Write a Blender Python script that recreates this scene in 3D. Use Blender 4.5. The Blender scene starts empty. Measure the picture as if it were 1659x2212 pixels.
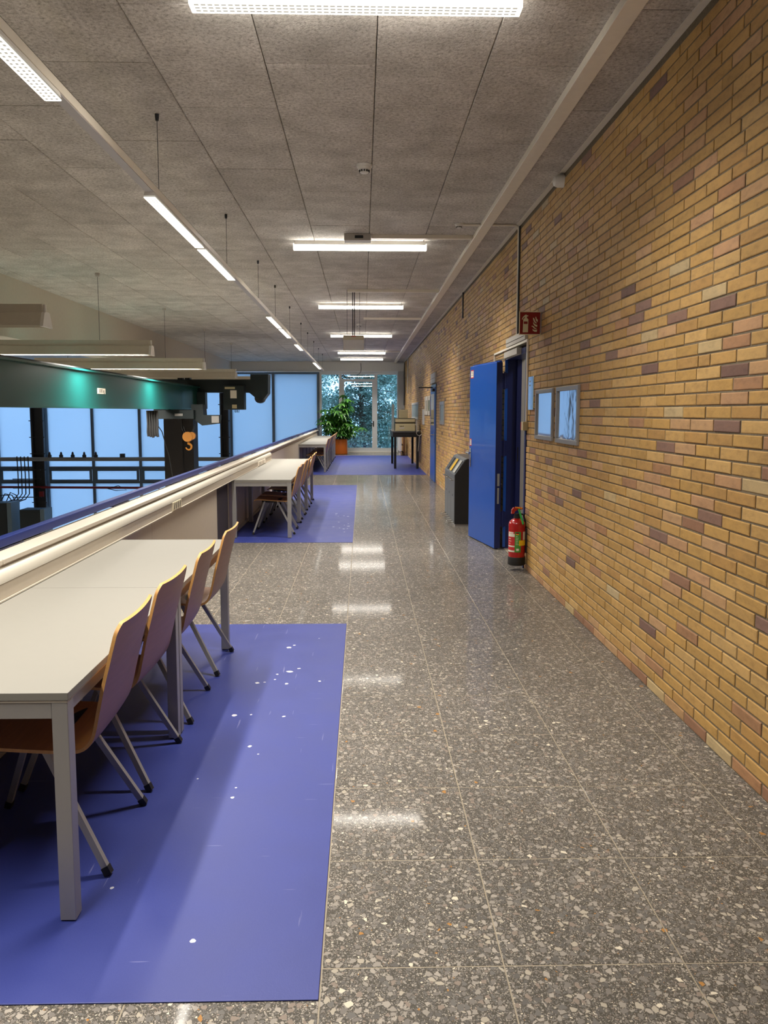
import bpy, bmesh, math, random
from mathutils import Vector, Matrix
random.seed(7)
S = bpy.context.scene
COL = S.collection

# ------------------------------------------------------------------ camera
cam_d = bpy.data.cameras.new('camera'); cam = bpy.data.objects.new('camera', cam_d); COL.objects.link(cam)
cam_d.sensor_fit = 'AUTO'; cam_d.sensor_width = 36.0
cam_d.lens = 1644.37 / 2212 * 36.0
cam_d.shift_x = (829.5 - 817.83) / 2212
cam_d.shift_y = (1052.87 - 1106.0) / 2212
cam_d.clip_start = 0.05; cam_d.clip_end = 300
YAW, PITCH, ROLL = 0.02111, 0.09887, -0.000625
fwd = Vector((math.sin(YAW)*math.cos(PITCH), math.cos(YAW)*math.cos(PITCH), -math.sin(PITCH)))
rgt = Vector((math.cos(YAW), -math.sin(YAW), 0))
dwn = fwd.cross(rgt)
r2 = rgt*math.cos(ROLL) + dwn*math.sin(ROLL); d2 = -rgt*math.sin(ROLL) + dwn*math.cos(ROLL)
cam.matrix_world = Matrix(((r2.x, -d2.x, -fwd.x, 0), (r2.y, -d2.y, -fwd.y, 0), (r2.z, -d2.z, -fwd.z, 1.55), (0, 0, 0, 1)))
S.camera = cam

# ------------------------------------------------------------------ sky, exposure
W = bpy.data.worlds.new('overcast_sky'); S.world = W; W.use_nodes = True
wn = W.node_tree; wn.nodes.clear()
wo = wn.nodes.new('ShaderNodeOutputWorld'); wb = wn.nodes.new('ShaderNodeBackground')
wb.inputs[0].default_value = (0.38, 0.66, 1.05, 1); wb.inputs[1].default_value = 2.7
wn.links.new(wb.outputs[0], wo.inputs[0])
S.view_settings.view_transform = 'Standard'; S.view_settings.look = 'None'
S.view_settings.exposure = 0.32; S.view_settings.gamma = 1.0; S.view_settings.use_curve_mapping = False
LAMP_W = 52.0          # watts of each ceiling lamp
TRUNK_W = 32.0         # watts of each lamp in the light line
HALL_W = 380.0          # watts of each pendant
WARM = (1.0, 0.93, 0.83)

# ------------------------------------------------------------------ materials
MATS = {}
def lin(c):
    return tuple(((x/255)/12.92 if x/255 <= 0.04045 else ((x/255+0.055)/1.055)**2.4) for x in c)
class NT:
    def __init__(s, name):
        s.m = bpy.data.materials.new(name); s.m.use_nodes = True; s.t = s.m.node_tree; s.t.nodes.clear()
        s.o = s.t.nodes.new('ShaderNodeOutputMaterial')
    def n(s, typ, **kw):
        n = s.t.nodes.new('ShaderNode'+typ)
        for k, v in kw.items():
            if k.startswith('i_'):
                key = k[2:]
                n.inputs[int(key) if key.isdigit() else key.replace('_', ' ')].default_value = v
            else: setattr(n, k, v)
        return n
    def l(s, a, b): s.t.links.new(a, b)
    def math(s, op, a, b=None, c=None):
        n = s.n('Math', operation=op)
        for i, v in enumerate((a, b, c)):
            if v is None: continue
            if isinstance(v, (int, float)): n.inputs[i].default_value = v
            else: s.l(v, n.inputs[i])
        return n.outputs[0]
    def mix(s, fac, a, b, blend='MIX'):
        n = s.n('Mix', data_type='RGBA', blend_type=blend)
        for sock, v in ((n.inputs[0], fac), (n.inputs[6], a), (n.inputs[7], b)):
            if isinstance(v, (int, float)): sock.default_value = v
            elif isinstance(v, tuple): sock.default_value = (*v[:3], 1)
            else: s.l(v, sock)
        return n.outputs[2]
    def ramp(s, fac, stops, interp='LINEAR'):
        n = s.n('ValToRGB'); e = n.color_ramp.elements; n.color_ramp.interpolation = interp
        while len(e) < len(stops): e.new(0.5)
        for el, (p, c) in zip(e, stops): el.position = p; el.color = (*c[:3], 1)
        s.l(fac, n.inputs[0]); return n.outputs[0]
    def pbsdf(s, color, rough=0.5, metal=0.0, bump=None, bump_d=0.001, bump_s=1.0, **kw):
        p = s.n('BsdfPrincipled')
        if isinstance(color, tuple): p.inputs['Base Color'].default_value = (*color[:3], 1)
        else: s.l(color, p.inputs['Base Color'])
        if isinstance(rough, (int, float)): p.inputs['Roughness'].default_value = rough
        else: s.l(rough, p.inputs['Roughness'])
        p.inputs['Metallic'].default_value = metal
        for k, v in kw.items(): p.inputs[k.replace('_', ' ')].default_value = v
        if bump is not None:
            b = s.n('Bump'); b.inputs['Strength'].default_value = bump_s; b.inputs['Distance'].default_value = bump_d
            s.l(bump, b.inputs['Height']); s.l(b.outputs[0], p.inputs['Normal'])
        s.l(p.outputs[0], s.o.inputs[0]); return p
    def pos(s): return s.n('NewGeometry').outputs['Position']
    def noise(s, vec, scale, detail=3, rough=0.5, out=0):
        n = s.n('TexNoise'); n.inputs['Scale'].default_value = scale; n.inputs['Detail'].default_value = detail
        n.inputs['Roughness'].default_value = rough
        if vec is not None: s.l(vec, n.inputs['Vector'])
        return n.outputs[out]
    def mapping(s, vec, scale=(1, 1, 1), rot=(0, 0, 0)):
        n = s.n('Mapping'); n.inputs['Scale'].default_value = scale; n.inputs['Rotation'].default_value = rot
        s.l(vec, n.inputs['Vector']); return n.outputs[0]
    def voro(s, vec, scale, feature='F1', rnd=1.0):
        n = s.n('TexVoronoi', feature=feature); n.inputs['Scale'].default_value = scale; n.inputs['Randomness'].default_value = rnd
        s.l(vec, n.inputs['Vector']); return n

def plain(name, rgb, rough=0.5, metal=0.0, var=0.06, scale=20, bump=0.0, **kw):
    """paint, plastic or metal with a faint mottling"""
    if name in MATS: return MATS[name]
    t = NT(name); c = lin(rgb)
    nz = t.noise(t.n('TexCoord').outputs['Object'], scale, 4)
    col = t.mix(nz, tuple(x*(1-var) for x in c), tuple(min(1, x*(1+var)) for x in c))
    t.pbsdf(col, rough, metal, bump=nz if bump else None, bump_d=bump or 0.001, **kw)
    MATS[name] = t.m; return t.m
def emit(name, rgb, strength):
    if name in MATS: return MATS[name]
    t = NT(name); e = t.n('Emission'); e.inputs[0].default_value = (*rgb, 1); e.inputs[1].default_value = strength
    t.l(e.outputs[0], t.o.inputs[0]); MATS[name] = t.m; return t.m

def mat_brick():
    t = NT('brick_clay'); p = t.pos()
    a = t.n('Attribute', attribute_name='Col').outputs[0]
    n1 = t.noise(t.mapping(p, (1, 1.2, 2.5)), 14, 5, 0.6)
    c = t.mix(t.ramp(n1, [(0.3, (0.80,)*3), (0.7, (1.14,)*3)]), a, a, 'MIX')
    c = t.mix(1.0, a, t.ramp(n1, [(0.25, (0.76, 0.74, 0.72)), (0.5, (1, 1, 1)), (0.8, (1.16, 1.12, 1.05))]), 'MULTIPLY')
    v = t.voro(p, 60)
    pit = t.ramp(v.outputs['Distance'], [(0.0, (0.6,)*3), (0.09, (0.62,)*3), (0.13, (1,)*3)])
    gate = t.ramp(t.n('SeparateColor').outputs[0] if False else v.outputs['Color'], [(0.9, (0,)*3), (0.93, (1,)*3)])
    c = t.mix(gate, c, t.mix(1.0, c, pit, 'MULTIPLY'))
    # lime smears on a few faces
    sm = t.ramp(t.noise(t.mapping(p, (1, 2.0, 3.0)), 2.3, 6, 0.7), [(0.66, (0,)*3), (0.80, (1,)*3)])
    c = t.mix(t.math('MULTIPLY', sm, 0.22), c, (0.50, 0.45, 0.34))
    fine = t.noise(p, 180, 3)
    t.pbsdf(c, 0.62, bump=t.math('ADD', t.math('MULTIPLY', fine, 0.4), n1), bump_d=0.0016, bump_s=0.7)
    return t.m
def mat_mortar():
    t = NT('mortar'); p = t.pos()
    n = t.noise(p, 60, 4)
    t.pbsdf(t.mix(n, lin((98, 89, 73)), lin((140, 128, 106))), 0.9, bump=n, bump_d=0.002)
    return t.m
def mat_woodwool():
    t = NT('wood_wool_board'); tc = t.pos()
    oi = t.n('ObjectInfo').outputs['Random']
    n1 = t.noise(t.mapping(tc, (1, 1, 1)), 46, 6, 0.72)
    n2 = t.noise(tc, 3.2, 5, 0.6)
    n3 = t.voro(t.mapping(tc, (1.0, 1.9, 1)), 75).outputs['Distance']
    n4 = t.noise(t.mapping(tc, (1.6, 1, 1)), 130, 3, 0.6)
    base = t.ramp(n1, [(0.28, lin((134, 128, 121))), (0.48, lin((208, 204, 198))), (0.62, lin((228, 225, 220))), (0.8, lin((240, 238, 234)))])
    base = t.mix(1.0, base, t.ramp(n2, [(0.28, (0.72, 0.71, 0.69)), (0.72, (1.12, 1.11, 1.10))]), 'MULTIPLY')
    base = t.mix(1.0, base, t.ramp(n4, [(0.3, (0.80,)*3), (0.55, (1.02,)*3)]), 'MULTIPLY')
    base = t.mix(1.0, base, t.ramp(oi, [(0, (0.90, 0.895, 0.885)), (1, (1.06, 1.055, 1.05))]), 'MULTIPLY')
    h = t.math('ADD', t.math('MULTIPLY', n3, 0.6), n1)
    t.pbsdf(base, 0.95, bump=h, bump_d=0.006, bump_s=0.8)
    return t.m
def mat_terrazzo():
    t = NT('terrazzo'); p = t.pos()
    warp = t.n('VectorMath', operation='ADD')
    nz = t.n('TexNoise'); nz.inputs['Scale'].default_value = 40; t.l(p, nz.inputs['Vector'])
    sc = t.n('VectorMath', operation='SCALE'); sc.inputs[3].default_value = 0.010; t.l(nz.outputs['Color'], sc.inputs[0])
    t.l(p, warp.inputs[0]); t.l(sc.outputs[0], warp.inputs[1]); q = warp.outputs[0]
    cols = [(0.0, lin((98, 95, 92))), (0.16, lin((122, 117, 112))), (0.34, lin((150, 144, 136))), (0.52, lin((110, 107, 104))),
            (0.66, lin((164, 157, 148))), (0.80, lin((138, 126, 116))), (0.90, lin((172, 164, 150))), (0.975, lin((214, 205, 186))), (0.993, lin((170, 124, 70)))]
    def layer(scale, edge, keep, shift):
        off = t.n('VectorMath', operation='ADD'); off.inputs[1].default_value = (shift, shift*1.7, 0); t.l(q, off.inputs[0])
        m = t.mapping(off.outputs[0], (1, 1.0, 1))
        v = t.voro(m, scale); e = t.voro(m, scale, 'DISTANCE_TO_EDGE')
        sep = t.n('SeparateColor'); t.l(v.outputs['Color'], sep.inputs[0])
        col = t.ramp(sep.outputs[0], cols, 'CONSTANT')
        thr = t.math('MULTIPLY_ADD', sep.outputs[2], edge*1.3, edge)
        inside = t.math('GREATER_THAN', e.outputs['Distance'], thr)
        mask = t.math('MULTIPLY', inside, t.math('LESS_THAN', sep.outputs[1], keep))
        return col, mask
    matrix = t.mix(t.noise(p, 300, 2), lin((56, 53, 49)), lin((98, 94, 86)))
    c3, m3 = layer(260, 0.10, 0.70, 9.1)
    c2, m2 = layer(120, 0.10, 0.62, 3.3)
    c1, m1 = layer(56, 0.085, 0.58, 0.0)
    c = t.mix(m3, matrix, c3); c = t.mix(m2, c, c2); c = t.mix(m1, c, c1)
    c = t.mix(1.0, c, t.ramp(t.noise(p, 1.4, 4), [(0.3, (0.86,)*3), (0.7, (1.06,)*3)]), 'MULTIPLY')
    rough = t.math('MULTIPLY_ADD', t.noise(p, 2.2, 4), 0.16, 0.10)
    t.pbsdf(c, t.math('ADD', rough, 0.30), Specular_IOR_Level=0.15, Coat_Weight=0.75, Coat_Roughness=0.065, Coat_IOR=1.14)
    return t.m
def mat_vinyl():
    t = NT('blue_vinyl'); p = t.pos()
    n = t.noise(p, 5, 4)
    c = t.mix(n, lin((42, 53, 124)), lin((51, 63, 140)))
    sp = t.voro(p, 900).outputs['Distance']
    c = t.mix(t.ramp(sp, [(0.0, (0.16,)*3), (0.4, (0,)*3)]), c, lin((150, 150, 215)))
    # fine drag scratches
    sc1 = t.noise(t.mapping(p, (26, 1.4, 1), (0, 0, 0.6)), 2.0, 2, 0.4)
    sc2 = t.noise(t.mapping(p, (2.0, 30, 1), (0, 0, 0.25)), 2.2, 2, 0.4)
    s = t.math('MAXIMUM', t.ramp(sc1, [(0.735, (0,)*3), (0.76, (1,)*3)]), t.ramp(sc2, [(0.74, (0,)*3), (0.77, (1,)*3)]))
    c = t.mix(t.math('MULTIPLY', s, 0.22), c, lin((175, 175, 215)))
    t.pbsdf(c, t.math('MULTIPLY_ADD', n, 0.15, 0.38), bump=t.noise(p, 350, 2), bump_d=0.0003)
    return t.m
def mat_wood(name, rgb, rough=0.45, axis=1):
    t = NT(name); o = t.n('TexCoord').outputs['Object']; c = lin(rgb)
    n = t.noise(t.mapping(o, (30, 2.5, 30) if axis == 1 else (3, 30, 3)), 2.5, 5, 0.6)
    t.pbsdf(t.mix(n, tuple(x*0.72 for x in c), tuple(x*1.22 for x in c)), rough)
    return t.m
def mat_frosted():
    t = NT('frosted_glass'); p = t.pos()
    tr = t.n('BsdfTranslucent'); n = t.noise(t.mapping(p, (0.15, 1, 0.25)), 1.1, 2)
    t.l(t.mix(n, (0.80, 0.86, 0.93), (0.92, 0.95, 0.98)), tr.inputs[0])
    gl = t.n('BsdfGlossy'); gl.inputs['Roughness'].default_value = 0.03
    fr = t.n('Fresnel'); fr.inputs[0].default_value = 1.5
    mx = t.n('MixShader'); t.l(fr.outputs[0], mx.inputs[0]); t.l(tr.outputs[0], mx.inputs[1]); t.l(gl.outputs[0], mx.inputs[2])
    t.l(mx.outputs[0], t.o.inputs[0]); return t.m
def mat_glass(name='clear_glass', tint=(0.93, 0.97, 0.96)):
    t = NT(name); a = t.n('BsdfTransparent'); a.inputs[0].default_value = (*tint, 1)
    g = t.n('BsdfGlossy'); g.inputs['Roughness'].default_value = 0.0
    fr = t.n('Fresnel'); fr.inputs[0].default_value = 1.5
    mx = t.n('MixShader'); t.l(t.math('MINIMUM', t.math('MULTIPLY', fr.outputs[0], 1.5), 1.0), mx.inputs[0])
    t.l(a.outputs[0], mx.inputs[1]); t.l(g.outputs[0], mx.inputs[2]); t.l(mx.outputs[0], t.o.inputs[0]); return t.m
def mat_foil(name, wav):
    t = NT(name); p = t.pos()
    n = t.noise(t.mapping(p, (1, 2.2, 2.0)), wav*2, 2, 0.4)
    t.pbsdf(lin((232, 238, 244)), 0.05, 0.85, bump=n, bump_d=0.0045 if wav > 1 else 0.002, bump_s=0.5)
    return t.m
def mat_leaf(name, c1, c2, rough=0.45):
    t = NT(name); a = t.n('NewGeometry').outputs['Random Per Island']
    col = t.ramp(a, [(0, lin(c1)), (1, lin(c2))])
    d = t.pbsdf(col, rough)
    tr = t.n('BsdfTranslucent'); t.l(col, tr.inputs[0])
    mx = t.n('MixShader'); mx.inputs[0].default_value = 0.35
    t.l(d.outputs[0], mx.inputs[1]); t.l(tr.outputs[0], mx.inputs[2]); t.l(mx.outputs[0], t.o.inputs[0]); return t.m

BRICK, MORTAR, BOARD, TERRAZZO, VINYL = mat_brick(), mat_mortar(), mat_woodwool(), mat_terrazzo(), mat_vinyl()
GROUT = plain('grout', (150, 140, 122), 0.6, var=0.15, scale=60)
DARKGAP = plain('dark_joint', (46, 40, 34), 0.9)
WHITEWALL = plain('white_plaster', (205, 196, 182), 0.8, bump=0.0005)
CREAMWALL = plain('cream_parapet_paint', (196, 184, 166), 0.55, var=0.04)
CREAM = plain('cream_plastic', (236, 229, 214), 0.45)
LEDGE = plain('pale_ledge_paint', (190, 182, 168), 0.5, var=0.05, scale=6)
GREYPLASTIC = plain('grey_white_plastic', (186, 182, 174), 0.5)
WHITE = plain('white_enamel', (228, 226, 220), 0.4)
FRAMEGREY = plain('grey_window_frame', (206, 210, 212), 0.45)
FRAMEDARK = plain('dark_window_frame', (92, 108, 122), 0.45)
STEEL = plain('dark_hall_steel', (52, 54, 58), 0.55, 0.3)
ALU = plain('aluminium_paint', (158, 156, 154), 0.42, 0.35, var=0.04)
CHROME = plain('brushed_steel', (200, 200, 196), 0.25, 0.9)
TABLEWHITE = plain('white_laminate', (130, 128, 121), 0.55, var=0.02)
TABLEEDGE = plain('grey_laminate_edge', (190, 182, 168), 0.5)
BLACK = plain('black_plastic', (24, 24, 25), 0.5)
BLACKLAQ = plain('black_table_lacquer', (16, 16, 18), 0.4)
BLUE = plain('blue_door_paint', (22, 80, 172), 0.32, var=0.03, Coat_Weight=0.15)
NAVY = plain('navy_frame_paint', (16, 28, 84), 0.4, var=0.05)
RAILBLUE = plain('blue_rail_paint', (4, 30, 96), 0.5, var=0.04, Specular_IOR_Level=0.3)
CRANEGREEN = plain('crane_green_paint', (12, 70, 68), 0.28, var=0.12, scale=2)
CRANESHADED = plain('crane_green_shaded', (9, 28, 32), 0.5)  # same paint as the girder, with the backlit silhouette's shade put into the colour
RED = plain('extinguisher_red', (168, 18, 20), 0.25, var=0.03, Coat_Weight=0.5)
SIGNRED = plain('sign_red', (138, 26, 22), 0.5)
SIGNCREAM = plain('sign_cream', (222, 214, 176), 0.5)
LABELRED = plain('label_red', (196, 44, 48), 0.5)
LABELWHITE = plain('label_white', (226, 220, 206), 0.5)
LABELGREEN = plain('label_green', (72, 150, 58), 0.5)
YELLOW = plain('yellow_plastic', (236, 190, 28), 0.45)
HOOKYELLOW = plain('hook_yellow', (150, 96, 18), 0.45)
GREENLEVER = plain('green_lever', (30, 150, 62), 0.4)
ORANGEPIN = plain('orange_pin', (240, 140, 30), 0.4)
TERRACOTTA = plain('orange_planter_glaze', (214, 112, 30), 0.4, var=0.05)
SOIL = plain('soil', (50, 38, 28), 0.95, scale=80, var=0.4)
BINGREY = plain('bin_grey_metal', (104, 108, 112), 0.45, 0.2)
BEIGE = plain('beige_machine_plastic', (186, 174, 138), 0.5)
BEIGEDARK = plain('dark_machine_band', (92, 86, 68), 0.5)
PHOTO = plain('grey_print', (140, 150, 146), 0.4, var=0.5, scale=9)
GREENPRINT = plain('green_print', (40, 96, 70), 0.5, var=0.3, scale=8)
PIPECOPPER = plain('painted_pipe', (190, 150, 110), 0.4)
REDPIPE = plain('red_pipe', (120, 20, 26), 0.5)
CABINET = plain('hall_cabinet_grey', (30, 40, 46), 0.5)
CABSIDE = plain('hall_cabinet_side', (96, 116, 130), 0.5)
HALLFLOOR = plain('hall_concrete', (196, 192, 184), 0.6, scale=3, var=0.15)
PENDGREY = plain('pendant_reflector', (204, 197, 182), 0.4, 0.2)
BACKBROWN = mat_wood('walnut_laminate', (140, 98, 82), 0.42)
SEATBROWN = mat_wood('beech_veneer', (176, 118, 66), 0.42)
PLYEDGE = mat_wood('plywood_edge', (206, 154, 88), 0.5)
FROST, GLASS = mat_frosted(), mat_glass()
FOIL1, FOIL2 = mat_foil('notice_cover_flat', 0.6), mat_foil('notice_cover_crinkled', 1.4)
ACRYLIC = mat_foil('acrylic_plate', 0.2)
LAMPON = emit('lamp_louvre_glow', (1.0, 0.95, 0.84), 1.7)
LAMPSIDE = emit('lamp_side_glow', (1.0, 0.94, 0.85), 18.0)
LAMPCELL = emit('lamp_cell_glow', (1.0, 0.93, 0.80), 0.42)
LEAF = mat_leaf('schefflera_leaf', (28, 84, 22), (92, 150, 62), 0.35)
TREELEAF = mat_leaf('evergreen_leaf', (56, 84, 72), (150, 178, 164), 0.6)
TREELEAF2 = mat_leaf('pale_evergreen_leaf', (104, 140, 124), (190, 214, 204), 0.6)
BARK = plain('bark', (84, 76, 68), 0.9, scale=8, var=0.3)

# ------------------------------------------------------------------ mesh helpers
class MB:
    def __init__(s): s.v = []; s.f = []; s.mi = []
    def add(s, vs, fs, mi=0):
        b = len(s.v); s.v += [tuple(v) for v in vs]; s.f += [tuple(i+b for i in f) for f in fs]
        s.mi += ([mi]*len(fs) if isinstance(mi, int) else list(mi)); return s
    def box(s, x0, x1, y0, y1, z0, z1, mi=0, bev=0.0):
        x0, x1 = min(x0, x1), max(x0, x1); y0, y1 = min(y0, y1), max(y0, y1); z0, z1 = min(z0, z1), max(z0, z1)
        if bev:
            bm = bmesh.new(); bmesh.ops.create_cube(bm, size=1)
            bmesh.ops.scale(bm, vec=(x1-x0, y1-y0, z1-z0), verts=bm.verts)
            bmesh.ops.translate(bm, vec=((x0+x1)/2, (y0+y1)/2, (z0+z1)/2), verts=bm.verts)
            bmesh.ops.bevel(bm, geom=bm.edges[:], offset=bev, segments=2, affect='EDGES', profile=0.5)
            bm.verts.index_update(); s.add([v.co[:] for v in bm.verts], [[v.index for v in f.verts] for f in bm.faces], mi); bm.free(); return s
        vs = [(x, y, z) for x in (x0, x1) for y in (y0, y1) for z in (z0, z1)]
        return s.add(vs, [(0, 1, 3, 2), (4, 6, 7, 5), (0, 4, 5, 1), (2, 3, 7, 6), (0, 2, 6, 4), (1, 5, 7, 3)], mi)
    def bar(s, a, b, w, h, up=(0, 0, 1), mi=0):
        a, b = Vector(a), Vector(b); d = (b-a).normalized(); up = Vector(up)
        if abs(d.dot(up)) > 0.99: up = Vector((0, 1, 0))
        r = d.cross(up).normalized(); u = r.cross(d)
        vs = [p + r*(sx*w/2) + u*(sy*h/2) for p in (a, b) for sx, sy in ((-1, -1), (1, -1), (1, 1), (-1, 1))]
        return s.add(vs, [(3, 2, 1, 0), (4, 5, 6, 7), (0, 1, 5, 4), (1, 2, 6, 5), (2, 3, 7, 6), (3, 0, 4, 7)], mi)
    def tube(s, pts, r, n=8, mi=0):
        pts = [Vector(p) for p in pts]; vs = []; fs = []
        prev = None
        for i, p in enumerate(pts):
            d = (pts[min(i+1, len(pts)-1)] - pts[max(i-1, 0)]).normalized()
            u = (prev - d*prev.dot(d)).normalized() if prev is not None and (prev - d*prev.dot(d)).length > 1e-4 else d.orthogonal().normalized()
            prev = u; w = d.cross(u)
            rr = r[i] if isinstance(r, (list, tuple)) else r
            vs += [p + (u*math.cos(2*math.pi*k/n) + w*math.sin(2*math.pi*k/n))*rr for k in range(n)]
        for i in range(len(pts)-1):
            fs += [(i*n+k, i*n+(k+1) % n, (i+1)*n+(k+1) % n, (i+1)*n+k) for k in range(n)]
        fs += [tuple(range(n-1, -1, -1)), tuple((len(pts)-1)*n+k for k in range(n))]
        return s.add(vs, fs, mi)
    def lathe(s, prof, c=(0, 0, 0), n=24, mi=0):
        vs = []; fs = []; m = len(prof)
        for r, z in prof: vs += [(c[0]+r*math.cos(2*math.pi*k/n), c[1]+r*math.sin(2*math.pi*k/n), c[2]+z) for k in range(n)]
        for i in range(m-1): fs += [(i*n+k, i*n+(k+1) % n, (i+1)*n+(k+1) % n, (i+1)*n+k) for k in range(n)]
        if prof[0][0] > 1e-5: fs.append(tuple(range(n-1, -1, -1)))
        if prof[-1][0] > 1e-5: fs.append(tuple((m-1)*n+k for k in range(n)))
        return s.add(vs, fs, mi)
    def prism(s, poly, t0, t1, plane='XZ', mi=0):
        """a flat outline given thickness; plane XZ runs along Y, YZ along X, XY along Z"""
        def P(a, b, t): return {'XZ': (a, t, b), 'YZ': (t, a, b), 'XY': (a, b, t)}[plane]
        n = len(poly); vs = [P(a, b, t0) for a, b in poly] + [P(a, b, t1) for a, b in poly]
        fs = [tuple(range(n)), tuple(range(2*n-1, n-1, -1))] + [(i, i+n, (i+1) % n+n, (i+1) % n) for i in range(n)]
        return s.add(vs, fs, mi)
    def build(s, name, mats, parent=None, loc=None, smooth=False, kind=None):
        me = bpy.data.meshes.new(name); me.from_pydata(s.v, [], s.f); me.update()
        for m in (mats if isinstance(mats, (list, tuple)) else [mats]): me.materials.append(m)
        if any(s.mi): me.polygons.foreach_set('material_index', s.mi)
        bm = bmesh.new(); bm.from_mesh(me); bmesh.ops.recalc_face_normals(bm, faces=bm.faces); bm.to_mesh(me); bm.free()
        if smooth:
            me.polygons.foreach_set('use_smooth', [True]*len(me.polygons))
            try: me.set_sharp_from_angle(angle=math.radians(38))
            except Exception: pass
        return link(me, name, parent, loc, kind)
def link(me, name, parent=None, loc=None, kind=None):
    o = bpy.data.objects.new(name, me); COL.objects.link(o)
    if parent: o.parent = parent
    if loc: o.location = loc
    if kind: o['kind'] = kind
    return o
def thing(name, label, cat, loc=(0, 0, 0), group=None, rz=0):
    o = bpy.data.objects.new(name, None); COL.objects.link(o); o.location = loc; o.rotation_euler = (0, 0, rz)
    o.empty_display_size = 0.1
    return tag(o, label, cat, group)
def tag(o, label, cat, group=None):
    o['label'] = label; o['category'] = cat
    if group: o['group'] = group
    return o
def struct(name, loc=(0, 0, 0)):
    o = bpy.data.objects.new(name, None); COL.objects.link(o); o.location = loc; o['kind'] = 'structure'; o.empty_display_size = 0.1
    return o
def copy_tree(o, parent=None):
    c = o.copy(); COL.objects.link(c)
    if parent: c.parent = parent
    for ch in o.children: copy_tree(ch, c)
    return c
def text(body, name, size, mat, parent, loc, rot, depth=0.0008):
    cu = bpy.data.curves.new(name, 'FONT'); cu.body = body; cu.size = size; cu.extrude = depth; cu.align_x = 'CENTER'; cu.align_y = 'CENTER'
    tmp = bpy.data.objects.new(name, cu); COL.objects.link(tmp)
    me = bpy.data.meshes.new_from_object(tmp.evaluated_get(bpy.context.evaluated_depsgraph_get()))
    bpy.data.objects.remove(tmp)
    me.materials.clear(); me.materials.append(mat)
    o = link(me, name, parent, loc); o.rotation_euler = rot; return o

def area(parent, L, wd, watts, z, spread=130):
    l = bpy.data.lights.new('tube_light', 'AREA'); l.shape = 'RECTANGLE'; l.size = wd; l.size_y = L; l.energy = watts; l.color = WARM; l.spread = math.radians(spread)
    o = bpy.data.objects.new('tube_light', l); COL.objects.link(o); o.parent = parent; o.location = (0, 0, z); return o

CZ = 3.455            # ceiling underside
WX = 1.61             # face of the brick wall
FY = 29.5             # glazed end wall
# ================================================================== floor
floor = struct('floor')
MB().box(-1.70, 1.95, -2.5, FY+0.3, -0.30, -0.0012).build('floor_slab', GROUT, floor)
xs = [-1.66, -1.14, -0.628, -0.116, 0.396, 0.908, 1.42, WX+0.004]
mats_area = [(-1.66, -0.116, 1.872, 5.465), (-1.66, -0.116, 8.97, 16.1), (-1.64, 1.60, 18.74, 27.14)]
cells = []
k = -5
while True:
    y0 = 1.99 + 0.512*k; k += 1
    if y0 > FY: break
    y1 = min(y0+0.512, FY)
    for a, b in zip(xs, xs[1:]):
        if any(a >= m[0]-0.03 and b <= m[1]+0.03 and y0 >= m[2]-0.01 and y1 <= m[3]+0.01 for m in mats_area): continue
        cells.append((a, b, y0, y1))
g = 0.0022
tile_mesh = {}
def tile_mb(w, d, mb=None, ox=0, oy=0):
    mb = mb or MB()
    c = 0.0018
    vs = [(ox+g, oy+g, -0.004), (ox+w-g, oy+g, -0.004), (ox+w-g, oy+d-g, -0.004), (ox+g, oy+d-g, -0.004),
          (ox+g, oy+g, -0.0008), (ox+w-g, oy+g, -0.0008), (ox+w-g, oy+d-g, -0.0008), (ox+g, oy+d-g, -0.0008),
          (ox+g+c, oy+g+c, 0), (ox+w-g-c, oy+g+c, 0), (ox+w-g-c, oy+d-g-c, 0), (ox+g+c, oy+d-g-c, 0)]
    fs = [(8, 9, 10, 11)] + [(i, (i+1) % 4, (i+1) % 4+4, i+4) for i in range(4)] + [(i+4, (i+1) % 4+4, (i+1) % 4+8, i+8) for i in range(4)]
    return mb.add(vs, fs)
vis = [c for c in cells if c[3] > 1.2 and (c[0] > -1.2 or c[3] > 5)]
vis.sort(key=lambda c: c[2]); near, rest = vis[:290], vis[290:] + [c for c in cells if c not in vis]
for a, b, y0, y1 in near:
    key = (round(b-a, 3), round(y1-y0, 3))
    if key not in tile_mesh:
        o = tile_mb(b-a, y1-y0).build('floor_tile', TERRAZZO, floor, (a, y0, 0)); tile_mesh[key] = o.data
    else: link(tile_mesh[key], 'floor_tile', floor, (a, y0, 0))
mb = MB()
for a, b, y0, y1 in rest: tile_mb(b-a, y1-y0, mb, a, y0)
mb.build('far_floor_tiles', TERRAZZO, floor, kind='stuff')

# ================================================================== brick wall
wall = struct('wall_right')
D1 = (7.45, 8.60, 2.215)     # open doorway: y0, y1, height
D2 = (16.62, 17.85, 2.16)    # closed doorway further on
mb = MB()
X0, X1 = WX+0.0035, WX+0.30
Y0, Y1 = -2.5, FY+0.3
for a, b, z0, z1 in ((Y0, D1[0], 0, CZ+.05), (D1[0], D1[1], D1[2], CZ+.05), (D1[1], D2[0], 0, CZ+.05), (D2[0], D2[1], D2[2], CZ+.05), (D2[1], Y1, 0, CZ+.05)):
    mb.box(X0, X1, a, b, z0-0.3 if z0 == 0 else z0, z1)
mb.build('mortar_bed', MORTAR, wall)
PAL = [((190, 152, 92), 28), ((184, 146, 84), 24), ((194, 158, 100), 12), ((178, 139, 82), 11), ((188, 150, 108), 7), ((184, 144, 106), 4.5),
       ((168, 126, 90), 3.5), ((150, 112, 88), 2.2), ((134, 104, 90), 1.4), ((120, 92, 82), 0.9), ((192, 168, 124), 0.8), ((184, 164, 126), 0.4)]
PALW = [w for _, w in PAL]
PH, BL, JT = 0.0608, 0.2495, 0.0095
rb = random.Random(3)
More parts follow.
